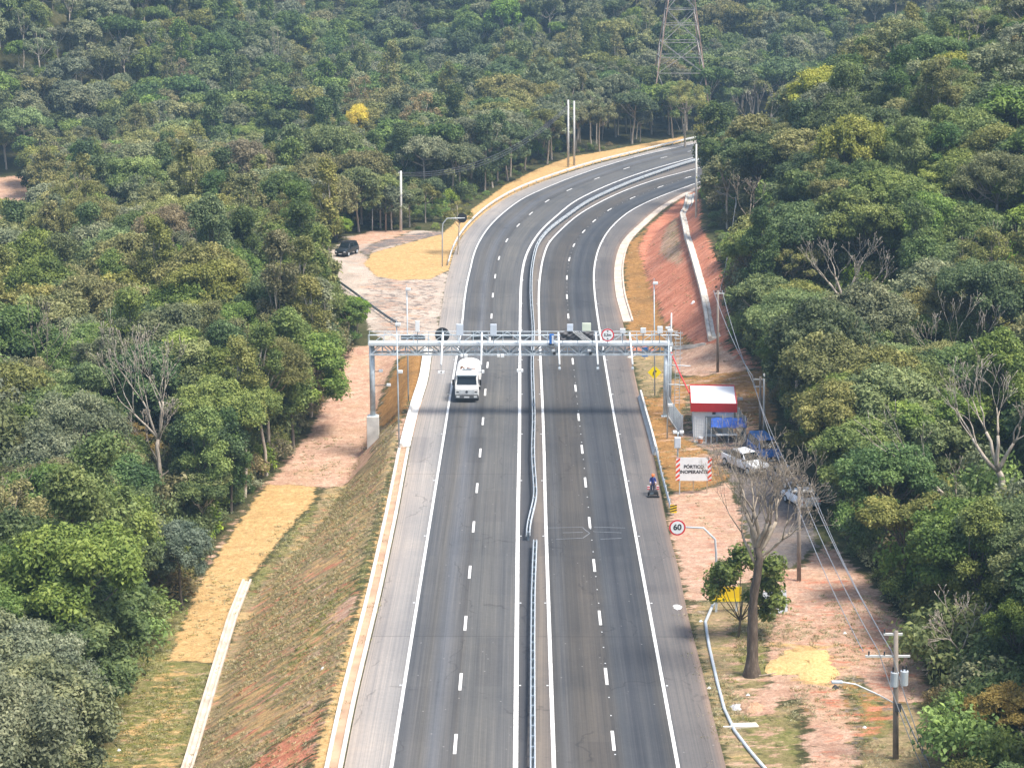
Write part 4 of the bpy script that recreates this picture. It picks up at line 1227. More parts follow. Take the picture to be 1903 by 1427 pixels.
def joined(cm, tm, pal):
    """one far-tree mesh: leaves and wood together"""
    nv = len(cm.vertices); V = np.empty(nv * 3, np.float32); cm.vertices.foreach_get("co", V)
    T = np.empty(nv, np.float32); cm.attributes["tint"].data.foreach_get("value", T)
    me = bpy.data.meshes.new("far tree"); bm = bmesh.new(); bm.from_mesh(cm)
    n0 = len(bm.faces); bm.from_mesh(tm); bm.faces.ensure_lookup_table()
    for f in bm.faces[n0:]: f.material_index = 1
    bm.to_mesh(me); bm.free()
    me.materials.append(LEAF[pal]); me.materials.append(M_BARKP)
    return me
combos = sorted({(t_['shp'], t_['pal']) for t_ in REST})
cidx = {c: i for i, c in enumerate(combos)}
srcs = [(f"{a} {b}", joined(*FAR[a][0], b)) for a, b in combos]
scatter_stuff("forest", srcs, [t_['p'] for t_ in REST], [cidx[(t_['shp'], t_['pal'])] for t_ in REST], np.array([t_['rz'] for t_ in REST]),
              [(t_['s'], t_['s'], t_['sz']) for t_ in REST], "mixed grey-green forest covering the far slopes and the ground behind the nearer trees")

# --- undergrowth below and at the edge of the forest
def bush_mesh(seed, pal, size=.13, per=430):
    r_ = np.random.default_rng(seed); C, r = crown_clumps(r_, 'bush', 1.5, 0, 1.9)
    V, F, T = leaves_arrays(r_, C, r, .8, per, size, np.clip(.4 + r_.normal(0, .18, len(C)), 0, 1))
    return leaf_mesh("bush", V, F, T, LEAF[pal])
bpal = ["mid", "dark", "olive", "grey", "mid", "bright", "brown"]
bs = [(f"bush {p}", bush_mesh(900 + i, p)) for i, p in enumerate(bpal)]
BP = np.concatenate([scatter(-60, 75, 106, 240, 1.9), scatter(-80, 95, 240, 420, 3.0)])
S_, O_ = frame(BP); D_ = np.maximum(off('OL', S_) - O_, O_ - off('OR', S_))
ii = np.clip(np.searchsorted(gx, BP[:, 0]), 0, nxg - 1); jj = np.clip(np.searchsorted(gy, BP[:, 1]), 0, nyg - 1)
BP = BP[(D_ > np.where(BP[:, 1] > 240, 3.5, 6)) & (from_mask[jj, ii] < .3)]
BZ = ground(BP[:, 0], BP[:, 1]); q = proj(np.c_[BP, BZ + 1])
inside = poly_sd(q[:, :2], CLEAR)
ok = (q[:, 0] > -60) & (q[:, 0] < 1960) & (q[:, 1] > -20) & (q[:, 1] < 1600) & (inside > 2)
BP = BP[ok]; BZ = BZ[ok]
sc_ = rng.uniform(.6, 1.7, len(BP)); sc_ = np.where(inside[ok] < 26, sc_ * .36, sc_); sc_ = np.where(inside[ok] > 45, sc_ * 1.5, sc_)
scatter_stuff("undergrowth", bs, np.c_[BP, BZ - .15], rng.integers(0, len(bs), len(BP)), rng.random(len(BP)) * 6.28,
              np.c_[sc_, sc_, sc_ * rng.uniform(.7, 1.5, len(BP))], "mixed green bushes and saplings filling the forest edge below the trees")

# --- grass tufts on the slopes and verges
def tuft_mesh(seed, pal):
    r_ = np.random.default_rng(seed); V = []; F = []; T = []
    for i in range(26):
        a = r_.random() * 6.28; b = r_.uniform(.08, .34); h = r_.uniform(.06, .24); w = .018
        o = np.array([math.cos(a), math.sin(a), 0]) * r_.uniform(0, .2); d = np.array([math.cos(a), math.sin(a), 0]); s = np.array([-d[1], d[0], 0]) * w
        k = len(V); V += [o - s, o + s, o + d * b * .5 + s * .8 + [0, 0, h * .7], o + d * b + [0, 0, h]]; F.append((k, k+1, k+2, k+3)); T += [r_.random()] * 4
    return leaf_mesh("tuft", np.array(V), np.array(F), np.array(T), LEAF[pal])
ts = [(f"tuft {p}", tuft_mesh(40 + i, p)) for i, p in enumerate(["olive", "cream", "lime", "cream", "olive", "cream"])]
GPt = np.concatenate([scatter(-36, -9, 112, 205, .3), scatter(9, 30, 108, 150, .27), scatter(9, 30, 150, 215, .4), scatter(9, 30, 215, 330, .9)])
ii = np.clip(np.searchsorted(gx, GPt[:, 0]), 0, nxg - 1); jj = np.clip(np.searchsorted(gy, GPt[:, 1]), 0, nyg - 1)
MK = MASK.reshape(nyg, nxg, 8)
pr_ = MK[jj, ii, BROWN] * .40 + MK[jj, ii, GREEN] * .9 + MK[jj, ii, ORANGE] * .10 + MK[jj, ii, RED] * .05 + MK[jj, ii, PINK] * .02 + MK[jj, ii, STRAW] * .02
pr_ *= sstep(.3, .62, fbm(GPt[:, 0] / 2.3, GPt[:, 1] / 4.5)) * 1.3
ok = rng.random(len(GPt)) < pr_
GPt = GPt[ok]; gg = MK[jj[ok], ii[ok], GREEN] > .5
GZt = ground(GPt[:, 0], GPt[:, 1]); sc_ = rng.uniform(.35, .85, len(GPt))
gi_ = np.where(gg, rng.choice([0, 2, 4, 3], len(GPt)), rng.choice([0, 1, 1, 5, 3], len(GPt)))
scatter_stuff("grass", ts, np.c_[GPt, GZt - .03], gi_, rng.random(len(GPt)) * 6.28, np.c_[sc_, sc_, sc_], "dry and green grass tufts on the slopes and verges")
print("TREES", len(TREES), "top", len(TOP), "bush", len(BP), "tufts", len(GPt))

# ------------------------------------------------------------------ leafless trees, each with its own branching
def bare_tree(px, py, height, r0, seed, label, forks, m=M_BARKP, depth=4, lean=(0, 0), fork_h=.45, spread=.42, up=.22, loc=None, group="leafless trees", kids=(2, 3), rmin=.022):
    if loc is not None:                       # (column, row of the top, distance): stands on the terrain there
        q_ = at_depth(loc[0], loc[1], loc[2]); gz_ = float(ground(q_[0], q_[1])); height = (q_[2] - gz_) * .84; p = np.array([q_[0], q_[1], gz_])
    else: p = on_ground(px, py)
    r_ = np.random.default_rng(seed)
    rt = empty("leafless_tree", p, 0, label, "tree", group)
    fh = height * fork_h
    trunk = []
    t0 = np.array([lean[0] * fh, lean[1] * fh, fh])
    fs_ = np.linspace(0, 1, 13); ph_ = r_.random(4) * 6
    tp = [np.array([0, 0, -.5])] + [t0 * f + np.array([math.sin(f * 7 + ph_[0]) * .55 * r0 * f + r_.normal(0, .05) * r0, math.sin(f * 6 + ph_[1]) * .45 * r0 * f, 0]) for f in fs_]
    tp[-1] = t0
    trunk.append((tp, [r0 * 1.75] + [r0 * (1.5 * math.exp(-f * 9) * .45 + 1.02 - .36 * f) * r_.uniform(.92, 1.10) for f in fs_], 9))
    link("trunk", limbs_mesh("trunk", trunk, m, 11), None, rt)
    br = []
    for (dx, dy, dz, rel, ln) in forks:
        limb_set(r_, t0 * rel, (dx, dy, dz), height * ln, r0 * (.50 if rel > .9 else .34), depth, br, spread, up, kids, .72, 4, rmin)
    link("branches", limbs_mesh("branches", br, M_BARKB if m is M_BARKD else m, 7), None, rt)
    return rt
bare_tree(300, 962, 18.5, .24, 5, "tall leafless tree with pale fan of branches in the nearer forest", [(-.62, -.1, 1, 1, .175), (-.22, .1, 1, 1, .205), (.12, 0, 1, 1, .205), (.36, .1, 1, 1, .19), (.6, -.2, .8, .85, .11), (-.5, .2, .6, .62, .12), (.6, .2, .5, .5, .10)], depth=4, fork_h=.40, spread=.33, up=.24)
bare_tree(1397, 1256, 17.6, .35, 12, "big leafless tree with knobbly dark trunk in the dirt yard", [(-.22, .1, 1, .92, .135), (-.02, -.2, 1, 1, .14), (.26, .2, 1, 1, .14), (.62, .0, .95, .94, .14), (.9, -.1, .7, .90, .135), (.45, .3, 1, .94, .135), (-.25, .2, 1, .86, .13), (.7, .2, .8, .84, .12), (.1, -.3, 1, .97, .13)],
          M_BARKD, depth=6, lean=(.01, .0), fork_h=.50, spread=.42, up=.16, kids=(2, 3), rmin=.011)
bare_tree(1572, 560, 15, .34, 31, "spreading leafless tree with pale forked limbs high on the wooded hill", [(-.8, 0, .8, 1, .20), (-.3, .2, 1, 1, .20), (.4, 0, 1, 1, .22), (.9, -.2, .7, 1, .20), (.1, -.3, 1, .8, .18)], fork_h=.42, loc=(1575, 385, 213))
bare_tree(1885, 985, 21, .36, 44, "leafless leaning tree with long pale limbs sweeping over the hill forest", [(-.9, .1, .8, 1, .25), (-.55, 0, 1, 1, .25), (-.15, -.1, 1, 1, .22), (.3, .1, 1, 1, .2)], lean=(-.33, 0), fork_h=.42, spread=.3, up=.08, loc=(1912, 640, 152))
bare_tree(1820, 965, 17, .27, 45, "thin leafless trunk leaning far over below the leaning pale tree", [(-1, .1, .75, 1, .34), (-.8, 0, 1, 1, .22), (-.4, 0, 1, .8, .2)], lean=(-.75, 0), fork_h=.40, spread=.26, up=.05, depth=3, loc=(1850, 740, 150))
bare_tree(1795, 1262, 9.5, .13, 52, "small pale leafless tree bending over the red soil near the transformer pole", [(-.8, 0, .7, 1, .26), (-.3, .1, 1, 1, .26), (.3, 0, 1, 1, .26), (-.9, 0, .1, .8, .2)], lean=(-.4, 0), fork_h=.5, spread=.45, up=.12, loc=(1822, 1110, 123))
bare_tree(1400, 380, 12, .17, 61, "bushy leafless tree beside the white pole at the bend", [(-.8, 0, .8, 1, .28), (0, .1, 1, 1, .3), (.6, 0, 1, 1, .28)], M_BARKB, fork_h=.35, loc=(1395, 325, 262), spread=.4)
bare_tree(1420, 215, 12, .17, 63, "leafless tree near the top of the wooded hill beside the road's vanishing bend", [(-.8, 0, .8, 1, .28), (0, .1, 1, 1, .3), (.7, 0, .9, 1, .28)], fork_h=.4, loc=(1415, 150, 352), depth=3)
bare_tree(1795, 90, 13, .2, 65, "pale crooked leafless tree on the hilltop at the upper right", [(-.9, 0, .8, 1, .28), (0, .1, 1, 1, .3), (.8, 0, .8, 1, .3)], fork_h=.4, loc=(1800, 20, 345), depth=3)
bare_tree(1650, 620, 12, .16, 67, "grey leafless tree halfway down the wooded hill above the wide-spreading green trees", [(-.9, 0, .7, 1, .28), (0, .1, 1, 1, .26), (.8, 0, .8, 1, .26)], fork_h=.4, loc=(1790, 530, 190), depth=4)
bare_tree(60, 700, 14, .15, 69, "greyish leafless tree among olive trees at the picture's left edge", [(-.6, 0, .8, 1, .28), (0, .1, 1, 1, .28), (.6, 0, .9, 1, .28)], M_BARKB, fork_h=.45, loc=(45, 570, 205), depth=4)

# ------------------------------------------------------------------ young leafy tree by the big leafless tree
p = on_ground(1372, 1185)
rt = empty("leafy_sapling", p, 0, "leafy dark green young tree wrapped round the leafless yard tree", "tree")
r_ = np.random.default_rng(77)
C = []; rr_ = []
for px, py in [(1330,1075),(1345,1055),(1325,1100),(1365,1050),(1378,1030),(1350,1080),(1420,1055),(1432,1075),(1440,1100),(1428,1120),(1415,1085),(1410,1035),(1438,1050),(1445,1120),(1360,1065),(1392,1045),(1336,1062),(1425,1140),(1400,1110)]:
    q = at_depth(px, py, p[1] + r_.uniform(-1.2, 1.0)); C.append(q - p); rr_.append(r_.uniform(.6, 1.0))
V, F_, T = leaves_arrays(r_, np.array(C), np.array(rr_), .85, 430, .30, np.clip(.45 + r_.normal(0, .2, len(C)), 0, 1))
link("crown", leaf_mesh("crown", V, F_, T, LEAF["mid"]), None, rt)
out = [([np.array([0, 0, -.3]), np.array([.1, 0, 1.2]), np.array([.2, 0, 2.6])], [.1, .08, .06], 1)]
for c in C[::2]: out.append(([np.array([.1, 0, 1.2]), c * .5 + np.array([0, 0, .4]), c], [.05, .035, .015], 1))
link("trunk", limbs_mesh("trunk", out, M_BARK), None, rt)

# ------------------------------------------------------------------ guardrails
WPROF = [(0, .43), (.035, .45), (.035, .50), (-.035, .545), (-.035, .575), (.035, .62), (.035, .67), (-.035, .715), (.0, .76), (.02, .76), (-.012, .715), (.06, .675), (.06, .61), (-.01, .57), (-.01, .55), (.06, .505), (.06, .445), (.02, .43)]
POST_ME = MB().box(-.06, .06, -.05, .05, -.5, .70).mesh("post"); POST_ME.materials.append(M_GALV)
BLOCK_ME = MB().box(-.10, .10, -.06, .06, -.5, .72).mesh("post"); BLOCK_ME.materials.append(M_GALVD)
def guardrail(P, label, double=False, step=4.0, group=None, mat=M_GALV, sides=(1,)):
    g = empty("guardrail", (float(P[0][0]), float(P[0][1]), 0), 0, label, "guardrail", group)
    o0 = np.array([P[0][0], P[0][1], 0])
    Q = P - o0
    for sg in ((1, -1) if double else sides):
        MB().sweep(Q, [(sg * (l + (.115 if double else .08)), u) for l, u in WPROF]).build("beam", mat, g)
    seg = np.r_[0, np.cumsum(np.linalg.norm(np.diff(Q, axis=0), axis=1))]
    for k in range(min(100, int(seg[-1] / step) + 1)):
        s_ = min(k * step + .3, seg[-1])
        q = [float(np.interp(s_, seg, Q[:, i])) for i in range(3)]
        q2 = [float(np.interp(min(s_ + .5, seg[-1]), seg, Q[:, i])) for i in range(3)]
        po = link("post", BLOCK_ME if double else POST_ME, None, g, q)
        po.rotation_euler = (0, 0, -math.atan2(q2[0] - q[0], q2[1] - q[1] + 1e-9))
    return g
def axis_line(s0, s1, fo, ds=1.5):
    s = np.arange(s0, s1, ds)
    P = axis_pt(s, 0) + np.stack([np.interp(s, AXS, AXN[:, 0]), np.interp(s, AXS, AXN[:, 1])], 1) * fo(s)[:, None]
    return np.c_[P, np.zeros(len(P))]
sg0, sg1 = float(frame(flat(979, 990, .7)[:2])[0][0]), float(frame(flat(990.5, 908, .7)[:2])[0][0])
M_GALVB = paint("bright galvanised steel", (.53, .565, .59), .5, .25, .12, 2.0)
nr = np.array([flat(x, y, .7) for x, y in ((994.5,1003),(992.5,1050),(990.8,1100),(990,1182),(990,1427))]); nr[:, 2] = 0
nr = np.concatenate([nr[:1] + (nr[1:2] - nr[:1]) * 0, nr[1:], nr[-1:] + (nr[-1:] - nr[-2:-1]) * 1.2])
_sg = np.r_[0, np.cumsum(np.linalg.norm(np.diff(nr, axis=0), axis=1))]; _ss = np.arange(0, _sg[-1], 1.0)
guardrail(np.stack([np.interp(_ss, _sg, nr[:, i]) for i in range(3)], 1), "double steel guardrail along the median ending in front of the detector loops", True, 1.6, None, M_GALVB)
far_ = lambda s: off('MB', s) - .62 * sstep(sg1, sg0, s)
guardrail(axis_line(sg0, S1, far_), "long double steel guardrail along the median under the gantry and round the bend", True, 3.2, None, M_GALVB)
guardrail(axis_line(s_of(835, 494), S1, L('OL', -.35)), "white-grey guardrail along the outside of the bend by the straw verge", False, 4.0, None, paint("pale guardrail", (.66, .67, .66), .55, .1, .1), (1,))
def px_line(pts, z=0.0, ds=1.0):
    P = np.array([flat(x, y, z) for x, y in pts]); seg = np.r_[0, np.cumsum(np.linalg.norm(np.diff(P, axis=0), axis=1))]
    s = np.arange(0, seg[-1], ds)
    return np.stack([np.interp(s, seg, P[:, i]) for i in range(3)], 1)
g1 = px_line([(1219,838),(1232,895),(1250,962)])
guardrail(g1[::-1], "steel guardrail between the worker and the temporary sign, with striped end", False, 2.0, None, M_GALVB, (-1,))
gj = px_line([(632,532),(660,552),(690,575),(722,598),(748,614)], .0)
guardrail(gj, "dark steel guardrail at the outer edge of the dirt junction", False, 2.5, None, M_GALVD)
# black and yellow end plate of the guardrail
e = g1[-1]
rt = empty("end_marker", (float(e[0]) + .1, float(e[1]) - .35, 0), 0, "yellow and black striped end plate on the guardrail by the 60 sign", "marker")
MB().box(-.28, .28, -.02, .02, .25, .95).build("plate", M_YELLOW, rt)
for k in range(3):
    z = .30 + .22 * k
    MB().hexa([(-.28,-.03,z),(.28,-.03,z+.16),(.28,-.021,z+.16),(-.28,-.021,z),(-.28,-.03,z+.1),(.28,-.03,z+.26),(.28,-.021,z+.26),(-.28,-.021,z+.1)]).build("stripe", M_BLACK, rt)
MB().box(-.04, .04, .02, .09, -.2, .9).build("post", M_GALV, rt)

# concrete barrier beside the yard
q = px_line([(1190.5,739),(1200,775),(1210,810),(1219,846)])
tag(MB().sweep(q[::-1], [(-.3, -.2), (.3, -.2), (.3, .08), (.14, .3), (.09, .82), (-.09, .82), (-.14, .3), (-.3, .08)]).build("concrete_barrier", paint("barrier concrete", (.50, .50, .48), .85, 0, .12, 1.0)), "grey-white concrete barrier on the shoulder beside the fenced yard", "barrier")

# ------------------------------------------------------------------ toll gantry
YG = flat(CX, 773)[1]
XL, XR = x_for(693, YG, 0), x_for(1237, YG, 0)
zb, zt, zr_ = z_for(656.5, YG), z_for(637, YG), z_for(613, YG + 1.6)
G = empty("toll_gantry", (0, YG, 0), 0, "long galvanised truss gantry with walkway and railing across the whole highway", "gantry")
gzl = float(ground(XL, YG))
# plinth and columns
MB().box(XL - .58, XL + .58, -.55, .55, gzl - .8, .02).build("plinth", M_CONC, G, .03)
c1 = MB().tube((XL, 0, .05), (XL, 0, zt), .27, n=20).build("column", M_GALV, G, smooth=True)
MB().box(XL - .42, XL + .42, -.42, .42, .021, .09).build("base_plate", M_GALV, c1)
for dx, dy in ((-.1, -.35), (.38, .75)):
    c2 = MB().tube((XR + dx, dy, .1), (XR + dx, dy, zt), .2, n=18).build("column", M_GALV, G, smooth=True)
    MB().box(XR + dx - .36, XR + dx + .36, dy - .36, dy + .36, -.12, .13).build("base_plate", M_GALV, c2)
XE = XR + .55
# chords and bracing: two faces plus top and bottom lacing
tr = MB()
for y in (-.62, .62):
    for z in (zb, zt - .12): tr.bar((XL - .25, y, z), (XE, y, z), .17)
    n = 26; xs = np.linspace(XL - .1, XE - .1, n + 1)
    for i in range(n):
        a_, b_ = (zb, zt - .12) if i % 2 == 0 else (zt - .12, zb)
        tr.bar((xs[i], y, a_), (xs[i+1], y, b_), .10)
        tr.bar((xs[i], y, zb), (xs[i], y, zt - .12), .07)
for i in range(n):
    s_ = 1 if i % 2 else -1
    tr.bar((xs[i], -.62 * s_, zb), (xs[i+1], .62 * s_, zb), .055)
    tr.bar((xs[i], -.62, zb), (xs[i], .62, zb), .055)
tr.build("truss", M_GALV, G)
MB().box(XL - .3, XE, -.78, .85, zt - .03, zt + .04).build("walkway", paint("walkway grating", (.50, .54, .56), .6, .1, .15, 1.5), G)
MB().box(XL - .3, XE, -.82, -.785, zt - .1, zt + .16).build("edge_plate", paint("edge plate", (.58, .62, .64), .5, .1, .1, 1.5), G)
rl = MB()
for y in (-.74, .82):
    for z in (zr_, zt + .62) if y > 0 else (zr_ - .05,):
        rl.tube((XL - .3, y, z), (XE + .55, y, z), .035, n=6)
    for x in np.arange(XL - .28, XE + .5, 1.45): rl.tube((x, y, zt), (x, y, zr_ if y > 0 else zr_ - .05), .03, n=6)
for i, x in enumerate(np.arange(XL + .4, XE - 1, 2.9)):
    rl.bar((x, .78, zt + .1), (x + 1.2, .78, zr_ - .05), .05); rl.bar((x + 2.4, .78, zt + .1), (x + 1.2, .78, zr_ - .05), .05)
rl.build("railing", M_GALV, G)
# end ladder with cage
ld = MB()
for x in (XE + .35, XE + .8): ld.tube((x, .5, .6), (x, .5, zr_ + .1), .03, n=6)
for z in np.arange(1.2, zr_, .32): ld.tube((XE + .35, .5, z), (XE + .8, .5, z), .02, n=5)
for z in np.arange(5.8, zr_ + .1, .5):
    ld.path([(XE + .2, .5, z), (XE + .2, -.1, z), (XE + .95, -.1, z), (XE + .95, .5, z)], .02, 5)
ld.build("ladder", M_GALV, G)
# projecting camera arms
ARMS = [(823, 678, 691), (895.5, 678, 690), (966, 676, 688), (1037.5, 677, 684), (1107, 677, 684), (1170, 677, 684)]
for i, (px, pyb, pyc) in enumerate(ARMS):
    xa = x_for(px, YG, zr_); ya = -5.6
    ze = z_for(pyb, YG + ya)
    arm = MB().path([(xa, .1, zr_ + .02), (xa, -.9, zr_ - .12), (xa, ya, ze)], [.10, .10, .085], 10).build("camera_arm", M_OFFWHITE, G, smooth=True)
    MB().bar((xa, -.8, zt), (xa, -.8, zr_ - .08), .09).build("bracket", M_GALV, arm)
    MB().tube((xa, ya - .05, ze - .05), (xa, ya - .1, ze - .5), .03, n=6).build("stem", M_GALVD, arm)
    zc = z_for(pyc, YG + ya)
    if i < 3:
        MB().box(xa - .30, xa - .05, ya - .32, ya + .02, zc - .12, zc + .12).box(xa + .05, xa + .30, ya - .32, ya + .02, zc - .12, zc + .12).build("camera_box", M_WHITE, arm, .02)
        MB().box(xa - .05, xa + .05, ya - .2, ya, zc - .04, zc + .04).build("mount", M_BLACK, arm)
    else:
        MB().box(xa - .12, xa + .12, ya - .3, ya + .02, zc - .1, zc + .1).build("camera_box", M_GALV, arm, .02)
# boxes and aerials on the railing
def rail_box(px0, px1, py0, py1, m, name="antenna_panel", y=-.78):
    x0, x1 = x_for(px0, YG + y, 8), x_for(px1, YG + y, 8); z1, z0 = z_for(py0, YG + y), z_for(py1, YG + y)
    o = MB().box(x0, x1, y - .22, y, z0, z1).build(name, m, G, .03)
    MB().bar(((x0 + x1) / 2, y + .04, zt), ((x0 + x1) / 2, y + .04, z0 + .1), .07).build("bracket", M_GALVD, o)
    return o
M_PANEL = paint("pale blue-grey panel", (.55, .60, .66), .5, 0, .04)
rail_box(848, 861, 602, 623, M_PANEL); rail_box(911, 923, 602, 623, M_PANEL)
rail_box(772, 780, 596, 616, M_WHITE, "equipment_box")
rail_box(1053.5, 1065, 602, 614.5, M_PANEL, y=.86); rail_box(1081.5, 1098, 600, 614.5, paint("pale cream panel", (.62, .66, .52), .5, 0, .04), y=.86)
rail_box(1152, 1162, 610, 619, M_OFFWHITE, "equipment_box"); rail_box(1190, 1200, 609, 619, M_OFFWHITE, "equipment_box"); rail_box(1221, 1231, 606, 619, M_OFFWHITE, "equipment_box")
# matrix signs seen from behind, tarpaulin, blue lamp
for a, b, c, d in ((745, 790, 624, 632), (876, 908, 618, 631), (912, 952, 617, 630), (955, 985, 619, 630)):
    x0, x1 = x_for(a, YG + 1, 8), x_for(b, YG + 1, 8)
    pnl = MB().box(x0, x1, 1.05, 1.35, z_for(d, YG + 1), z_for(c, YG + 1)).build("message_sign", M_DARKGREY, G, .02)
    zm = (z_for(d, YG + 1) + z_for(c, YG + 1)) / 2
    MB().box(x0 - .02, x1 + .02, 1.0, 1.045, zm - .06, zm + .06).build("rail", M_GALV, pnl)
x0, x1 = x_for(1041, YG - .8, 8), x_for(1103, YG - .8, 8); z0, z1 = z_for(632.5, YG - .9), z_for(616, YG - .9)
nx_, nz_ = 40, 12; V = []; F_ = []
for j in range(nz_ + 1):
    for i in range(nx_ + 1):
        u, v = i / nx_, j / nz_
        fold = .09 * math.sin(u * 13 + v * 9) * math.sin(u * 5 + 1) + .05 * math.sin(u * 31 - v * 14)
        V.append((x0 + (x1 - x0) * u, -.86 - .07 - fold, z0 + (z1 - z0) * v))
for j in range(nz_):
    for i in range(nx_):
        a_ = j * (nx_ + 1) + i; F_.append((a_, a_ + 1, a_ + nx_ + 2, a_ + nx_ + 1))
me = np_mesh("tarpaulin", V, np.array(F_), True); tb = link("tarpaulin", me, paint("dark grey tarpaulin", (.075, .072, .075), .55, 0, .4, 1.2), G)
sm = tb.modifiers.new("thickness", 'SOLIDIFY'); sm.thickness = .02
rp = MB()
for k in range(4):
    u = .38 + .07 * k
    rp.path([(x0 + (x1 - x0) * (u + .33 * w_), -1.06, z1 - (z1 - z0) * w_) for w_ in (0, .5, 1)], .03, 5)
rp.build("rope", M_OFFWHITE, tb)
xb = x_for(1025, YG - .8, 8)
lb = MB().box(xb - .22, xb + .22, -1.05, -.8, zt + .1, zt + 1.05).build("beacon", M_BLUE, G, .03)
MB().box(xb + .02, xb + .20, -1.06, -1.051, zt + .12, zt + .95).build("panel", M_OFFWHITE, lb)
MB().box(xb - .26, xb + .26, -1.1, -.78, zt - .0, zt + .1).build("base", M_BLACK, lb)
# lamps below the truss
for px in (1029, 1096):
    x = x_for(px, YG - .7, 7); o = MB().box(x - .22, x + .1, -1.0, -.68, zb + .35, zb + .55).build("camera_box", M_OFFWHITE, G, .03)
    MB().box(x - .05, x + .2, -.95, -.7, zb + .05, zb + .345).build("mount", M_BLACK, o)
for px in (862, 930):
    x = x_for(px, YG - 1, 6); z = z_for(661, YG - 1)
    o = MB().box(x - .32, x - .07, -1.2, -.9, z - .12, z + .12).box(x + .03, x + .36, -1.2, -.9, z - .14, z + .14).build("camera_box", M_WHITE, G, .03)
    MB().bar((x, -1, z + .05), (x, -.62, zb), .06).build("bracket", M_GALVD, o)
# bracket lamps on the left column and small mast
for py, r_l in ((690, .75), (716, 1.5)):
    z = z_for(py, YG); o = MB().tube((XL + .2, -.1, z), (XL + r_l, -.1, z + .05), .045, n=6).build("bracket", M_DARKGREY, G)
    MB().box(XL + r_l - .1, XL + r_l + .3, -.25, .05, z - .05, z + .2).build("camera_box", M_OFFWHITE, o, .03)
for py in (678, 714):
    z = z_for(py, YG); o = MB().tube((XR + .2, -.5, z + .1), (XR + 2.3, -.5, z), .05, n=6).build("bracket", M_GALV, G)
o = MB().tube((XE - .2, -.5, zt), (XE - .2, -.5, zr_ + 2.1), .12, .06, n=10).build("mast", M_OFFWHITE, G, smooth=True)
MB().box(XE - .75, XE - .3, -.7, -.4, zr_ + .55, zr_ + .75).build("camera_box", M_OFFWHITE, o, .03)

# signs fixed to the gantry
def round_sign(name, label, c, r, parent_loc, text, size, black_back=False, cat="road sign", extra=None):
    rt = empty(name, parent_loc, 0, label, cat)
    MB().disc(c, r, -.03, .03).build("backing", M_BLACK if black_back else M_GALV, rt)
    if text is not None:
        MB().disc(c, r * .99, -.042, -.031).build("rim", M_SIGNRED, rt)
        MB().disc(c, r * .80, -.052, -.043).build("face", M_WHITE, rt)
        lettering("lettering", text, size, M_BLACK, rt, (c[0], -.058, c[1]), .012)
    return rt
xs_ = x_for(1129, YG - 1, 8); zs_ = z_for(622, YG - 1)
hs = round_sign("height_limit_sign", "round red-rimmed height limit sign on the gantry railing", (0, 0), .64, (xs_, YG - 1.12, zs_), "5,5m", .36)
for zz, sgn in ((.36, -1), (-.36, 1)):
    MB().hexa([(-.10,-.060,zz-sgn*.07),(.10,-.060,zz-sgn*.07),(.10,-.053,zz-sgn*.07),(-.10,-.053,zz-sgn*.07),(-.01,-.060,zz+sgn*.07),(.01,-.060,zz+sgn*.07),(.01,-.053,zz+sgn*.07),(-.01,-.053,zz+sgn*.07)]).build("arrow", M_BLACK, hs)
MB().bar((0, .05, -.9), (0, .05, .5), .07).build("bracket", M_GALV, hs)
xs_ = x_for(822, YG + 1.5, 8); zs_ = z_for(622, YG + 1.5)
hb = round_sign("road_sign", "round sign on the gantry seen from its black back", (0, 0), .72, (xs_, YG + 1.5, zs_), None, 0, True)
MB().bar((0, -.1, -.8), (0, -.1, .6), .07).build("bracket", M_GALV, hb)

# ------------------------------------------------------------------ 60 sign on its bent arm
Y6 = on_ground(1331, 1105)
s6 = empty("speed_limit_sign", Y6, 0, "round 60 speed limit sign hanging on a bent grey arm", "road sign")
yy = Y6[1]
def loc6(px, py): q = at_depth(px, py, yy); return (q[0] - Y6[0], q[2] - Y6[2])
A = loc6(1331, 1030); B = loc6(1329, 1002); Cc = loc6(1307, 980.5); Dd = loc6(1262, 979)
MB().path([(0, 0, -.4), (A[0], 0, A[1]), (B[0], 0, B[1]), (Cc[0], 0, Cc[1]), (Dd[0], 0, Dd[1])], [.09, .085, .08, .07, .06], 10).build("post", M_GALVB, s6, smooth=True)
c = loc6(1258.5, 979)
MB().disc(c, .60, -.14, -.10).build("backing", M_GALV, s6); MB().disc(c, .60, -.155, -.141).build("rim", M_SIGNRED, s6)
MB().disc(c, .485, -.165, -.156).build("face", M_WHITE, s6)
lettering("lettering", "60", .60, M_BLACK, s6, (c[0], -.172, c[1] + .02), .018)

# sign seen from behind on the far bend arm
P8 = on_ground(822, 496)
s8 = empty("road_sign", P8, 0, "round sign with black back on a bent arm over the straw island", "road sign")
def loc8(px, py): q = at_depth(px, py, P8[1]); return (q[0] - P8[0], q[2] - P8[2])
MB().path([(0, 0, -.3)] + [(loc8(*k)[0], 0, loc8(*k)[1]) for k in ((822, 428), (823, 416), (831, 406), (864, 405.5))], [.10, .085, .08, .075, .06], 8).build("post", M_GALVB, s8, smooth=True)
c = loc8(859, 405.5); MB().disc(c, .66, .07, .11).build("plate", M_BLACK, s8)

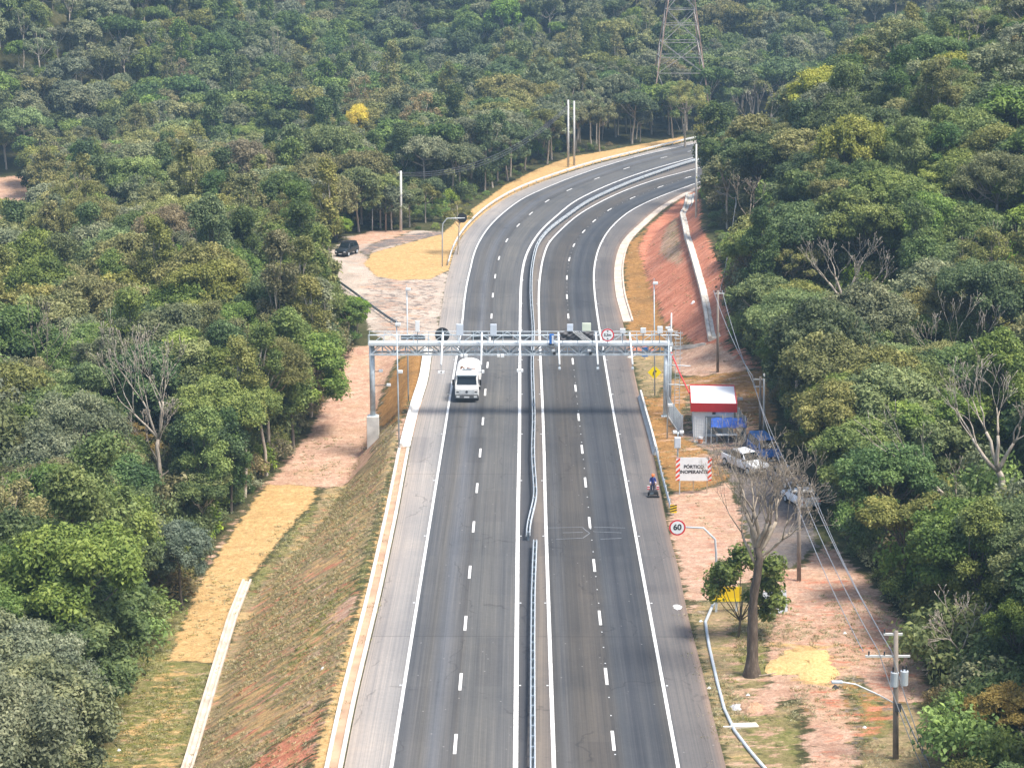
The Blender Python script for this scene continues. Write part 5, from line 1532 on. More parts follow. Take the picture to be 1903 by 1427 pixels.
# ------------------------------------------------------------------ temporary sign PÓRTICO INOPERANTE
pt = on_ground(1290, 918); 
def lp(px, py, o): q = at_depth(px, py, o[1]); return (q[0] - o[0], q[2] - o[2])
ts_ = empty("temporary_sign", pt, 0, "white PÓRTICO INOPERANTE sign with red and white striped sides", "road sign")
(x0, z1), (x1, z0) = lp(1256.5, 850, pt), lp(1322, 893, pt)
MB().box(x0, x1, -.02, .02, z0, z1).build("panel", M_WHITE, ts_)
for x in (x0 + .35, (x0 + x1) / 2, x1 - .35):
    MB().box(x - .045, x + .045, .021, .09, -1.0, z1 - .1).build("post", M_GALV if x < x0 + 1 else paint("timber", (.38, .29, .2), .8, 0, .2), ts_)
for sx in (x0, x1 - .34):
    k = 0; z = z0 - .34
    sp = MB()
    while z < z1:
        a0, a1 = max(z, z0), min(z + .22, z1)
        pts_ = []
        p4_ = [(sx, z), (sx + .34, z + .30), (sx + .34, z + .53), (sx, z + .23)]
        p4_ = [(x, min(max(zz, z0 + .005), z1 - .005)) for x, zz in p4_]
        sp.hexa([(p4_[0][0], -.032, p4_[0][1]), (p4_[1][0], -.032, p4_[1][1]), (p4_[1][0], -.021, p4_[1][1]), (p4_[0][0], -.021, p4_[0][1]),
                 (p4_[3][0], -.032, p4_[3][1]), (p4_[2][0], -.032, p4_[2][1]), (p4_[2][0], -.021, p4_[2][1]), (p4_[3][0], -.021, p4_[3][1])])
        z += .46
    sp.build("stripes", paint("striped red", (.72, .07, .02), .4, 0, .05), ts_)
xm = (x0 + x1) / 2
lettering("lettering", "PÓRTICO", .40, M_BLACK, ts_, (xm, -.028, (z0 + z1) / 2 + .20), .014)
lettering("lettering", "INOPERANTE", .40, M_BLACK, ts_, (xm, -.028, (z0 + z1) / 2 - .25), .014)

# yellow curve warning sign
pw = on_ground(1216, 726)
sw = empty("warning_sign", pw, 0, "yellow diamond right-curve warning sign on the verge beside the gantry column", "road sign")
cw = lp(1215.5, 692, pw)
MB().box(-.045, .045, .02, .10, -.4, cw[1] + .5).build("post", M_GALV, sw)
def diamond(mb, r, y0, y1, cz): 
    v = [(0, y0, cz - r), (r, y0, cz), (0, y0, cz + r), (-r, y0, cz), (0, y1, cz - r), (r, y1, cz), (0, y1, cz + r), (-r, y1, cz)]
    return mb.add(v, [(0,1,2,3),(7,6,5,4),(0,4,5,1),(1,5,6,2),(2,6,7,3),(3,7,4,0)])
diamond(MB(), .72, -.02, .02, cw[1]).build("plate", paint("vivid yellow", (.95, .74, .0), .4, 0, .02), sw)
ar = MB().path([(-.13, -.03, cw[1] - .26), (-.13, -.03, cw[1] - .02), (-.06, -.03, cw[1] + .1), (.08, -.03, cw[1] + .12)], .05, 6)
ar.add([(.06, -.035, cw[1] + .26), (.06, -.035, cw[1] - .02), (.25, -.035, cw[1] + .12), (.06, -.021, cw[1] + .26), (.06, -.021, cw[1] - .02), (.25, -.021, cw[1] + .12)], [(0,1,2),(5,4,3),(0,3,4,1),(1,4,5,2),(2,5,3,0)])
ar.build("arrow", M_BLACK, sw)

# blue sign under the gantry
pb = on_ground(1198, 668)
sb = empty("blue_sign", pb, 0, "small blue sign with white letter on the verge under the gantry", "road sign")
(x0, z1), (x1, z0) = lp(1193, 645, pb), lp(1204, 663, pb)
MB().box(x0, x1, -.02, .02, max(z0, .15), z1).build("plate", M_BLUE, sb)
MB().box((x0+x1)/2 - .2, (x0+x1)/2 + .2, -.03, -.021, z0 + .22, z0 + .52).build("symbol", M_OFFWHITE, sb)
MB().box((x0+x1)/2 - .05, (x0+x1)/2 + .05, .021, .09, -.3, z1).build("post", M_GALV, sb)

# yellow board behind the sapling
py_ = on_ground(1350, 1138)
sy = empty("yellow_sign", py_, 0, "yellow board half hidden by the leafy young tree", "road sign")
(x0, z1), (x1, z0) = lp(1323, 1090, py_), lp(1377, 1117, py_)
MB().box(x0, x1, -.02, .02, z0, z1).build("board", M_YELLOW, sy)
MB().box(x0, x1, -.035, -.021, z0, z0 + .22).build("lower_band", paint("bright yellow", (.9, .66, .01), .4, 0, .04), sy)
for x in (x0 + .35, x1 - .3): MB().box(x - .08, x + .08, .021, .12, -.4, z1 - .05).build("post", M_GALV, sy)
pg = on_ground(1440, 1140)
pgx = empty("leaning_panel", pg, .35, "weathered grey panel leaning behind the leafy young tree", "panel")
MB().hexa([(-1.0,-.35,.1),(.85,-.35,0),(.85,-.29,0),(-1.0,-.29,.1),(-.9,.2,1.6),(.95,.2,1.5),(.95,.26,1.5),(-.9,.26,1.6)]).build("sheet", paint("grey sheet", (.40, .43, .46), .6, 0, .2), pgx)
for x in (-.7, .6): MB().bar((x, .4, -.2), (x, .18, 1.4), .07).build("prop", M_GALVD, pgx)

# ------------------------------------------------------------------ camera and lamp masts
def mast(px, pyb, pyt, label, lamp_py=None, box=None, r=.075, pxt=None, mat=M_GALV):
    p = on_ground(px, pyb); q = at_depth(pxt or px, pyt, p[1]); h = q[2] - p[2]; dx = q[0] - p[0]
    rt = empty("camera_mast", p, 0, label, "mast", "camera and lamp masts by the gantry")
    MB().tube((0, 0, -.3), (dx, 0, h), r, r * .7, n=10).build("pole", mat, rt, smooth=True)
    hd = MB().box(dx - .12, dx + .38, -.25, .05, h - .25, h).build("camera", M_OFFWHITE, rt, .03)
    MB().tube((dx, 0, h - .3), (dx, 0, h + .35), .03, n=6).build("aerial", M_GALV, rt)
    if lamp_py is not None:
        z = at_depth(px, lamp_py, p[1])[2] - p[2]
        MB().box(-.02, .42, -.34, -.06, z - .14, z + .14).build("lamp", M_OFFWHITE, rt, .04)
    return rt
mast(742, 835, 600, "tall grey mast with white lamp at the slope edge beside the gantry plinth", 690, pxt=737)
mast(759, 746, 535, "tall grey mast just above the concrete apron by the pale shoulder", pxt=756)
mast(1217, 735, 524, "grey mast rising behind the yellow curve sign", pxt=1215.5)
mast(1240, 816, 612, "grey mast in front of the fence beside the gantry column", 752, pxt=1243)
p = on_ground(1259, 872)
rt = empty("camera_mast", p, 0, "short post with white cabinet and twin lamps above the temporary sign", "mast", "camera and lamp masts by the gantry")
zt_ = at_depth(1259, 803, p[1])[2] - p[2]; (x0, z1), (x1, z0) = lp(1253, 811, p), lp(1264.5, 831, p)
MB().tube((0, 0, -.2), (0, 0, zt_), .08, n=10).build("pole", M_GALV, rt, smooth=True)
cb = MB().box(x0, x1, -.4, -.09, z0, z1).build("cabinet", M_OFFWHITE, rt, .03)
MB().box(x0 + .06, x1 - .06, -.41, -.401, z0 + .08, z1 - .08).build("door", M_PANEL, cb)
for s_ in (-.3, .3): MB().box(s_ - .18, s_ + .18, -.3, .05, zt_ - .08, zt_ + .16).build("lamp", M_WHITE, rt, .04)
mast(1363, 782, 738, "thin grey post with lamp on the fence behind the cabin", r=.05, pxt=1373)

# ------------------------------------------------------------------ utility poles and wires
def pole(px, pyb, pyt, label, m=M_WOODPOLE, r=.16, arms=(), loc=None, group="utility poles", pxt=None):
    p = on_ground(px, pyb) if loc is None else np.array(loc)
    q = at_depth(pxt or px, pyt, p[1]); h = q[2] - p[2]; dx = q[0] - p[0]
    rt = empty("utility_pole", p, 0, label, "utility pole", group)
    MB().tube((0, 0, -.4), (dx, 0, h), r, r * .72, n=10).build("pole", m, rt, smooth=True)
    tips = []
    for (z, x0, x1, ins) in arms:
        a = MB().box(x0, x1, -.06, .06, h - z - .06, h - z + .06).build("crossarm", M_CONCPOLE, rt)
        for xi in ins:
            MB().tube((xi, 0, h - z + .06), (xi, 0, h - z + .3), .05, n=6).build("insulator", M_DARKGREY, a)
            tips.append(p + np.array([xi + dx, 0, h - z + .3]))
    return rt, p, h, tips, dx
U1 = pole(1665, 1410, 1172, "transformer pole with crossarms beside the dirt track", arms=((.2, -1.05, .05, (-1.0,)), (1.55, -2.05, .55, (-1.85, -.95, -.2))), r=.19)
rt, p1, h1 = U1[0], U1[1], U1[2]
for x, y in ((-.32, -.1), (.28, .1)):
    tr_ = MB().tube((x, y, h1 - 3.35), (x, y, h1 - 2.5), .24, n=14).build("transformer", M_GALVB, rt, smooth=False)
    for k in (-.1, .1): MB().tube((x + k, y, h1 - 2.5), (x + k, y, h1 - 2.2), .045, n=6).build("bushing", M_BLACK, tr_)
la = MB().path([(0, 0, h1 - 4.6), (-1.2, -.1, h1 - 3.9), (-2.6, -.2, h1 - 3.2), (-3.4, -.25, h1 - 3.05)], .045, 6).build("lamp_arm", M_GALVB, rt)
MB().box(-4.0, -3.35, -.38, -.12, h1 - 3.12, h1 - 2.98).build("lamp_head", M_GALVB, la, .03)
MB().box(-.22, .12, -.25, -.16, h1 - 4.9, h1 - 4.4).build("bracket", M_DARKGREY, rt)
U2 = pole(1485, 1080, 905, "wooden pole beside the dirt track left of the blue-green tree", arms=((.3, -.75, .75, (-.65, 0, .65)),), r=.17)
U3 = pole(1420, 812, 694, "grey pole standing at the forest edge behind the parked vehicles", M_CONCPOLE, arms=(), r=.13)
U3b = pole(1413, 812, 700, "weathered pole with bracket frame at the forest edge behind the parked vehicles", arms=((.25, -.85, .05, (-.75,)), (.95, -.75, .05, (-.65,))), r=.15)
U4 = pole(1334, 692, 540, "wooden pole standing on the red bank at the foot of the concrete channel", r=.16, arms=((.3, -.5, .5, (-.45, .45)),))
U5 = pole(1351, 505, 446, "leaning grey pole at the forest edge above the red bank", r=.14, pxt=1356)
U6 = pole(1368, 425, 365, "white pole half hidden in trees at the bend", M_CONCPOLE, r=.15)
U7 = pole(1294, 405, 268, "tall pale pole on the red bank beside the road's bend", M_CONCPOLE, r=.17)
U8 = pole(1056, 311, 186, "white pole of the pair on the straw verge, nearer the forest", M_CONCPOLE, r=.23)
U9 = pole(1067, 308, 188, "white pole of the pair on the straw verge, nearer the bend", M_CONCPOLE, r=.23)
U10 = pole(745, 431, 318, "pale pole at the back of the dirt junction carrying the cable bundle", M_CONCPOLE, r=.22, arms=((.25, -.3, .3, (-.25,)),))
U11 = pole(717, 431, 345, "thin brown pole against dark trees behind the dirt junction", r=.12)
U12 = pole(692, 429, 388, "short pale pole against dark trees behind the dirt junction", M_CONCPOLE, r=.11)
def wire(a, b, sag, r, m, label, group="overhead wires", n=18):
    a = np.array(a, float); b = np.array(b, float)
    pts = [a + (b - a) * t_ - np.array([0, 0, sag * 4 * t_ * (1 - t_)]) for t_ in np.linspace(0, 1, n)]
    o0 = pts[0]
    o = MB().path([q - o0 for q in pts], r, 5).build("overhead_wire", m, None, loc=tuple(o0))
    return tag(o, label, "wire", group)
def top_of(U, dz=0.0, dx=0.0): return U[1] + np.array([U[4] + dx, 0, U[2] - dz])
T1 = U1[3]; T2 = U2[3]
for i, nm in enumerate(("nearest the track", "in the middle", "nearest the forest")):
    wire(T1[1 + i], T2[i], .5, .028, M_WIRE, f"one of three grey wires from the transformer pole to the wooden pole, {nm}")
wire(T1[0], T2[2] + np.array([.1, 0, .3]), .45, .022, M_WIRE, "topmost grey wire from the transformer pole to the wooden pole")
for i, nm in enumerate(("lower", "upper")):
    wire(T2[i], U3b[3][i], .6, .028, M_WIRE, f"{nm} grey wire between the wooden track pole and the framed pole behind the vehicles")
    wire(U3b[3][i] + np.array([0, 0, .05]), U4[3][i], .7, .03, M_WIRE, f"{nm} pale wire climbing from the framed pole to the pole on the red bank")
    q = at_depth(1720 + 14 * i, 1440, 112.0)
    wire(T1[2 + i], q, .3, .03, M_WIRE, f"{'inner' if i == 0 else 'outer'} wire running from the transformer pole out of the picture's bottom")
wire(U1[1] + np.array([.1, 0, U1[2] - 4.5]), at_depth(1738, 1440, 113.0), .2, .05, M_WIRE, "thick cable running down from the transformer pole out of the picture")
wire(top_of(U4, .9), top_of(U5, .3), .6, .025, M_WIRE, "thin wire from the pole on the red bank to the leaning grey pole")
wire(top_of(U5, .3), top_of(U6, .3), .5, .025, M_WIRE, "thin wire from the leaning grey pole to the half-hidden white pole")
wire(top_of(U6, .3), top_of(U7, 4.0), .6, .025, M_WIRE, "thin wire from the half-hidden white pole to the tall pale bend pole")
for i in range(3):
    wire(top_of(U10, .25 + .22 * i), top_of(U8, 1.0 + .3 * i), 3.4 + .15 * i, .045, M_WIRED, ("highest", "middle", "lowest")[i] + " dark sagging cable between the junction pole and the twin white poles")

# ------------------------------------------------------------------ lattice pylon
YP = 452.0
tw = empty("lattice_pylon", (x_for(1263, YP, 15), YP, 0), 0, "rusty steel lattice power pylon rising above the forest beyond the bend", "pylon")
zp0 = float(ground(x_for(1263, YP, 15), YP)) - .5
def half(z):                                   # half width by height, from the photo's two measured widths
    za, zb_ = z_for(150, YP), z_for(0, YP)
    wa, wb_ = 88 / 2 / F_PX * (YP + 10), 47 / 2 / F_PX * (YP + 10)
    return max(wa + (wb_ - wa) * (z - za) / (zb_ - za), .9)
lv = [zp0] + [z_for(q, YP) for q in (133, 104, 77, 45, 17)]
stp = lv[-1] - lv[-2]
while half(lv[-1]) > 1.3: lv.append(lv[-1] + max(2.2, half(lv[-1]) * 1.25))
lv += [lv[-1] + 2.2, lv[-1] + 4.4]
cor = [(-1, -1), (1, -1), (1, 1), (-1, 1)]
for sx, sy in cor:
    mb = MB()
    for a, b in zip(lv[:-1], lv[1:]): mb.bar((sx * half(a), sy * half(a), a), (sx * half(b), sy * half(b), b), .24)
    mb.build("leg", paint("rusty leg", (.30, .20, .15), .7, .2, .4, .5), tw)
for f in range(4):
    (ax, ay), (bx, by) = cor[f], cor[(f + 1) % 4]
    mb = MB()
    for i, (a, b) in enumerate(zip(lv[:-1], lv[1:])):
        ha, hb_ = half(a), half(b)
        mb.bar((ax * hb_, ay * hb_, b), (bx * hb_, by * hb_, b), .13)
        mid = ((ax + bx) / 2, (ay + by) / 2)
        lo_, hi_ = (a, b) if i % 2 else (b, a)
        hl, hh_ = half(lo_), half(hi_)
        for cx_, cy_ in ((ax, ay), (bx, by)):
            mb.bar((cx_ * hl, cy_ * hl, lo_), (mid[0] * hh_, mid[1] * hh_, hi_), .11)
    mb.build("bracing", paint("weathered bracing", (.36, .33, .31), .7, .2, .3, .5), tw)
ca = MB()
for z, w in ((lv[-2], 7.5), (lv[-3] - 3, 9.0)):
    for s_ in (-1, 1):
        for y in (-.8, .8): ca.bar((0, y, z), (s_ * w, 0, z + .4), .2); ca.bar((0, y, z + 1.8), (s_ * w, 0, z + .4), .14)
ca.build("crossarm", M_RUST, tw)

# ------------------------------------------------------------------ yard: cabin, canopy, fence
pc = on_ground(1288, 813); zc0 = float(pc[2])
W_, D_c, Hc = 3.75, 7.0, 2.55
hut = empty("cabin", pc, R(-4), "white equipment cabin with a red band round its flat white roof", "cabin")
MB().box(0, W_, 0, D_c, -.25, Hc).build("wall", M_WHITE, hut)
fs = MB()
t_ = .08
fs.box(-.22, W_ + .22, -.30, -.22, Hc - .02, Hc + .82).box(-.22, W_ + .22, D_c + .22, D_c + .3, Hc - .02, Hc + .82).box(-.30, -.22, -.30, D_c + .3, Hc - .02, Hc + .82).box(W_ + .22, W_ + .3, -.3, D_c + .3, Hc - .02, Hc + .82)
fs.build("fascia", paint("cabin red", (.50, .025, .022), .45, 0, .08), hut)
ribs = MB()
for x in np.arange(-.15, W_ + .2, .16): ribs.box(x, x + .05, -.325, -.301, Hc, Hc + .80)
ribs.build("fascia_ribs", paint("cabin red", (.5, .02, .02)), hut)
MB().box(-.218, W_ + .218, -.218, D_c + .218, Hc + .60, Hc + .70).build("roof", paint("roof white", (.84, .84, .83), .95, 0, .03, 3.0, .1), hut)
d_ = MB().box(1.1, 2.7, -.05, -.003, .35, 2.05).build("shutter", paint("grey shutter", (.30, .32, .33), .6, 0, .12), hut)
for z in np.arange(.5, 2.0, .2): MB().box(1.15, 2.65, -.07, -.051, z, z + .05).build("slat", M_GALVD, d_)
MB().box(1.75, 2.05, -.12, -.003, 2.25, 2.45).build("lamp", M_DARKGREY, hut)
for k in range(3): MB().box(-.04, -.003, 1 + k * 2, 1.9 + k * 2, .1, 2.1).build("side_panel", M_OFFWHITE, hut)
MB().box(.35, W_ - .1, D_c + 1.0, D_c + 1.25, -.1, 3.0).build("rear_screen", M_PANEL, hut)
# blue canopy on poles
pk = on_ground(1322, 822)
cn = empty("canopy", pk, 0, "blue tarpaulin canopy on thin poles in front of the cabin", "canopy")
V = []; F_ = []; nn = 14
for j in range(nn + 1):
    for i in range(nn + 1):
        u, v = i / nn, j / nn
        V.append((-.15 + 3.3 * u + .25 * v, -.7 + 2.2 * v, 1.55 + .38 * v - .22 * math.sin(math.pi * u) * math.sin(math.pi * v) + .05 * math.sin(u * 17 + v * 11)))
for j in range(nn):
    for i in range(nn):
        a_ = j * (nn + 1) + i; F_.append((a_, a_ + 1, a_ + nn + 2, a_ + nn + 1))
cl = link("cover", np_mesh("cover", V, np.array(F_), True), paint("blue tarpaulin", (.035, .11, .42), .5, 0, .25, 1.5), cn)
sm = cl.modifiers.new("thickness", 'SOLIDIFY'); sm.thickness = .02
for x, y, z in ((-.1, -.65, 1.55), (3.1, -.65, 1.5), (.15, 1.45, 1.9), (3.35, 1.45, 1.9), (1.5, -.65, 1.4)):
    MB().tube((x, y, -.3), (x, y, z), .04, n=6).build("pole", M_GALV, cn)
pk2 = on_ground(1352, 822)
tb_ = empty("table", pk2, 0, "grey table under the blue canopy", "table")
MB().box(-1.1, .9, -.35, .35, .70, .76).build("tabletop", M_OFFWHITE, tb_)
for x in (-1.0, .8):
    for y in (-.28, .28): MB().box(x - .03, x + .03, y - .03, y + .03, -.2, .70).build("leg", M_GALVD, tb_)
pk3 = on_ground(1302, 824)
bk = empty("bucket", pk3, 0, "orange and white bucket standing before the cabin", "bucket")
MB().tube((0, 0, -.03), (0, 0, .42), .22, .25, n=14).build("body", paint("clay orange", (.55, .20, .09), .6), bk)
MB().tube((0, 0, .421), (0, 0, .6), .25, .24, n=14).build("lid", M_OFFWHITE, bk)
# mesh fence panels
def fence(pts_px, h, label, step=.16, mat=M_GALV, n_rail=3):
    P = np.array([on_ground(*q) for q in pts_px])
    rt = empty("mesh_fence", P[0], 0, label, "fence", "mesh fences of the yard")
    for a, b in zip(P[:-1], P[1:]):
        a_ = a - P[0]; b_ = b - P[0]; ln = np.linalg.norm(b_ - a_)
        mb = MB()
        for s_ in np.arange(0, 1, step / ln): q = a_ + (b_ - a_) * s_; mb.bar(q + [0, 0, .1], q + [0, 0, h], .03)
        for k in np.linspace(.12, h - .02, n_rail + 6): mb.bar(a_ + [0, 0, k], b_ + [0, 0, k], .022)
        mb.build("mesh_panel", mat, rt)
    for q in P:
        q = q - P[0]; MB().tube(q + [0, 0, -.3], q + [0, 0, h + .15], .05, n=8).build("post", M_GALV, rt)
    for a, b in zip(P[:-1], P[1:]):
        MB().bar(a - P[0] + [0, 0, .02], b - P[0] + [0, 0, .02], .2, .2).build("footing", M_CONCW, rt)
    return rt
fence([(1243.5,777),(1252,790),(1268,812)], 1.95, "grey mesh fence running beside the gantry column toward the cabin")
fence([(1290,823),(1312,825)], 2.3, "mesh fence panel before the cabin's front wall", .22)
fence([(1356,775),(1372,800),(1384,818)], 2.1, "mesh fence on the far side of the cabin", .2, M_GALVD)
# red cable duct from the gantry to the cabin
a = at_depth(1247, 655, YG); b = np.array([pc[0] - .36 + 4.4 * math.sin(R(4)), pc[1] + 4.4, zc0 + Hc + .62])
md = (a + b) / 2
rd = MB()
rd.path([np.array(a) - a, (b - a) * .5 + np.array([0, 0, -.12]), b - a], .075, 6)
tag(rd.build("cable_duct", M_RED, None, loc=tuple(a)), "slanting red cable duct from the gantry end down to the cabin", "duct")

# ------------------------------------------------------------------ vehicles
def wheel(parent, x, y, r, w=.24):
    o = MB().tube((x - w/2, y, r), (x + w/2, y, r), r, n=22).build("wheel", M_TYRE, parent)
    sg = 1 if x > 0 else -1
    MB().tube((x + sg * w/2, y, r), (x + sg * (w/2 + .015), y, r), r * .62, n=16).build("rim", M_GALV, o)
def car(label, loc, rz, m, kind="hatchback", name="parked_car", group=None, cat="car", rack=False):
    """front at -y"""
    rt = empty(name, loc, rz, label, cat, group)
    if kind == "pickup":
        Lg, W2, zs_, body = 5.2, .92, .95, [(-2.6,.42),(-2.62,.75),(-2.45,.98),(-1.25,1.06),(2.55,1.06),(2.6,.5),(2.5,.40),(-2.4,.38)]
        top = [(-1.32,1.04),(-.55,1.72),(.95,1.74),(1.15,1.04)]
    elif kind == "van":
        Lg, W2, zs_, body = 4.9, .95, 1.1, [(-2.4,.42),(-2.45,.8),(-2.2,1.1),(-1.5,1.2),(2.4,1.2),(2.45,.45),(2.3,.38),(-2.3,.38)]
        top = [(-1.6,1.18),(-.85,1.98),(2.25,2.0),(2.4,1.18)]
    elif kind == "suv":
        Lg, W2, zs_, body = 4.4, .90, 1.0, [(-2.1,.45),(-2.15,.8),(-2.0,1.05),(-.95,1.12),(2.1,1.1),(2.15,.5),(2.0,.42),(-2.0,.42)]
        top = [(-1.0,1.1),(-.45,1.78),(1.75,1.80),(2.08,1.09)]
    else:
        Lg, W2, zs_, body = 4.0, .86, .9, [(-1.95,.36),(-2.0,.65),(-1.8,.86),(-.95,.95),(1.85,.98),(1.95,.5),(1.85,.34),(-1.85,.34)]
        top = [(-1.0,.94),(-.2,1.46),(1.05,1.48),(1.75,.97)]
    MB().profile(body, lambda z: W2 if z < zs_ else W2 - .05).build("body", m, rt, .05, True)
    zb0, zb1 = top[0][1], top[1][1]
    hw = lambda z: W2 - .07 - .17 * max(0, (z - zb0)) / (zb1 - zb0)
    MB().profile(top, hw).build("cabin", m, rt, .03)
    # glass set a little proud of the cabin
    (ya, za), (yb, zb_) = top[0], top[1]
    f0, f1 = .14, .9
    def wp(f): return ya + (yb - ya) * f, za + (zb_ - za) * f
    (y0, z0), (y1, z1) = wp(f0), wp(f1)
    MB().hexa([(-hw(z0)+.06,y0-.03,z0),(hw(z0)-.06,y0-.03,z0),(hw(z0)-.06,y0+.03,z0),(-hw(z0)+.06,y0+.03,z0),(-hw(z1)+.05,y1-.03,z1),(hw(z1)-.05,y1-.03,z1),(hw(z1)-.05,y1+.03,z1),(-hw(z1)+.05,y1+.03,z1)]).build("windscreen", M_GLASS, rt)
    (yc, zc_), (yd, zd) = top[2], top[3]
    g0 = lambda f: (yd + (yc - yd) * f, zd + (zc_ - zd) * f)
    (y2, z2), (y3, z3) = g0(.18), g0(.86)
    MB().hexa([(-hw(z2)+.08,y2-.03,z2),(hw(z2)-.08,y2-.03,z2),(hw(z2)-.08,y2+.03,z2),(-hw(z2)+.08,y2+.03,z2),(-hw(z3)+.07,y3-.03,z3),(hw(z3)-.07,y3-.03,z3),(hw(z3)-.07,y3+.03,z3),(-hw(z3)+.07,y3+.03,z3)]).build("rear_window", M_GLASS, rt)
    zl, zh = zb0 + .10, zb1 - .12
    ys0, ys1 = ya + (yb - ya) * .55, yd + (yc - yd) * .4
    for sg in (-1, 1):
        for (u0, u1) in ((.04, .48), (.52, .96)):
            yl, yh = ys0 + (ys1 - ys0) * u0, ys0 + (ys1 - ys0) * u1
            a_, b_ = hw(zl) * sg, hw(zh) * sg; e_ = .012 * sg
            MB().hexa([(min(a_-e_,a_+e_),yl,zl),(max(a_-e_,a_+e_),yl,zl),(max(a_-e_,a_+e_),yh,zl),(min(a_-e_,a_+e_),yh,zl),(min(b_-e_,b_+e_),yl+.08*(u0<.5),zh),(max(b_-e_,b_+e_),yl+.08*(u0<.5),zh),(max(b_-e_,b_+e_),yh-.08*(u0>.5),zh),(min(b_-e_,b_+e_),yh-.08*(u0>.5),zh)]).build("side_window", M_GLASS, rt)
        yf = body[1][0]
        MB().box(sg * (W2 - .22) - .16, sg * (W2 - .22) + .16, yf - .02, yf + .12, .66, .80).build("headlight", M_OFFWHITE, rt, .02)
        yr = body[4][0]
        MB().box(sg * (W2 - .14) - .10, sg * (W2 - .14) + .10, yr - .03, yr + .07, .66, .86).build("tail_light", M_SIGNRED, rt, .02)
        MB().box(sg * (W2 + .08) - .09, sg * (W2 + .08) + .09, ya + .12, ya + .24, zb0 + .05, zb0 + .20).build("mirror", M_BLACK, rt, .02)
        r = .36 if kind in ("suv", "pickup", "van") else .31
        wheel(rt, sg * (W2 - .10), body[0][0] + .82, r); wheel(rt, sg * (W2 - .10), body[-3][0] - .78, r)
    MB().box(-W2 + .1, W2 - .1, body[0][0] - .06, body[0][0] + .1, .36, .56).build("bumper", M_DARKGREY, rt, .03)
    MB().box(-.45, .45, body[1][0] - .035, body[1][0] + .06, .58, .72).build("grille", M_BLACK, rt)
    MB().box(-.22, .22, body[0][0] - .085, body[0][0] - .061, .40, .52).build("licence_plate", M_OFFWHITE, rt)
    if kind == "pickup":
        MB().box(-W2 + .14, W2 - .14, 1.25, 2.45, 1.045, 1.08).build("bed", M_BLACK, rt)
    if rack:
        MB().box(-.6, .6, -.3, 1.5, top[1][1] + .06, top[1][1] + .1).build("roof_rack", M_BLACK, rt)
    return rt
M_CARDK = paint("dark car paint", (.025, .032, .036), .3, .2, .1)
M_CARW = paint("white car paint", (.80, .81, .82), .3, 0, .02)
M_CARB = paint("blue car paint", (.025, .13, .38), .35, 0, .1)
M_CARG = paint("slate car paint", (.12, .14, .19), .3, .3, .1)
car("dark green-black jeep driving round the dirt junction", on_ground(645, 474), R(-22), M_CARDK, "suv", "jeep", None, "car", True)
car("white pickup parked on gravel behind the leafless yard tree's twigs", on_ground(1384, 872), R(28), M_CARW, "pickup", "parked_car", "vehicles parked in the yard")
car("dark slate car parked along the forest edge behind bare twigs", on_ground(1462, 900), R(24), M_CARG, "hatchback", "parked_car", "vehicles parked in the yard")
car("white car parked nearest the track by the blue-green tree", on_ground(1488, 938), R(200), M_CARW, "hatchback", "parked_car", "vehicles parked in the yard")
car("blue and white van parked at the back of the gravel yard", on_ground(1419, 852), R(10), M_CARB, "van", "parked_van", "vehicles parked in the yard", "van")

# the oncoming truck
pT = flat(867.5, 748); 
TK = empty("truck", (float(pT[0]), float(pT[1]), .02), R(-1.0), "white cab-over truck with a rounded white body driving under the gantry", "truck")
M_TRW = paint("truck white", (.80, .79, .76), .45, 0, .05)
cabp = [(0.0,.62),(-.02,1.35),(.06,1.75),(.38,2.72),(.6,2.86),(1.9,2.88),(1.95,.75),(1.7,.6)]
MB().profile(cabp, lambda z: 1.18 if z < 1.8 else 1.08).build("cab", M_TRW, TK, .05)
MB().hexa([(-1.0,.045,1.84),(1.0,.045,1.84),(1.0,.11,1.84),(-1.0,.11,1.84),(-.93,.30,2.58),(.93,.30,2.58),(.93,.36,2.58),(-.93,.36,2.58)]).build("windscreen", M_GLASS, TK)
sv = MB().box(-1.0, 1.0, .12, .36, 2.62, 2.78).build("sun_visor", M_GALVD, TK, .03)
df = MB().profile([(.75,2.885),(.9,2.98),(1.6,3.06),(1.7,2.885)], lambda z: .95).build("air_deflector", M_TRW, TK, .04)
MB().box(-1.16, 1.16, -.14, .08, .42, .82).build("bumper", paint("bumper grey", (.11, .115, .12), .6), TK, .04)
MB().box(-1.05, 1.05, -.09, .0, .2, .40).build("under_guard", M_BLACK, TK)
MB().box(-.75, .75, -.05, -.012, .86, 1.28).build("grille", paint("grille grey", (.55, .57, .58), .5), TK)
MB().disc((0, 1.1), .13, -.075, -.051).build("emblem", M_DARKGREY, TK)
MB().box(-.26, .26, -.165, -.141, .5, .64).build("licence_plate", M_OFFWHITE, TK)
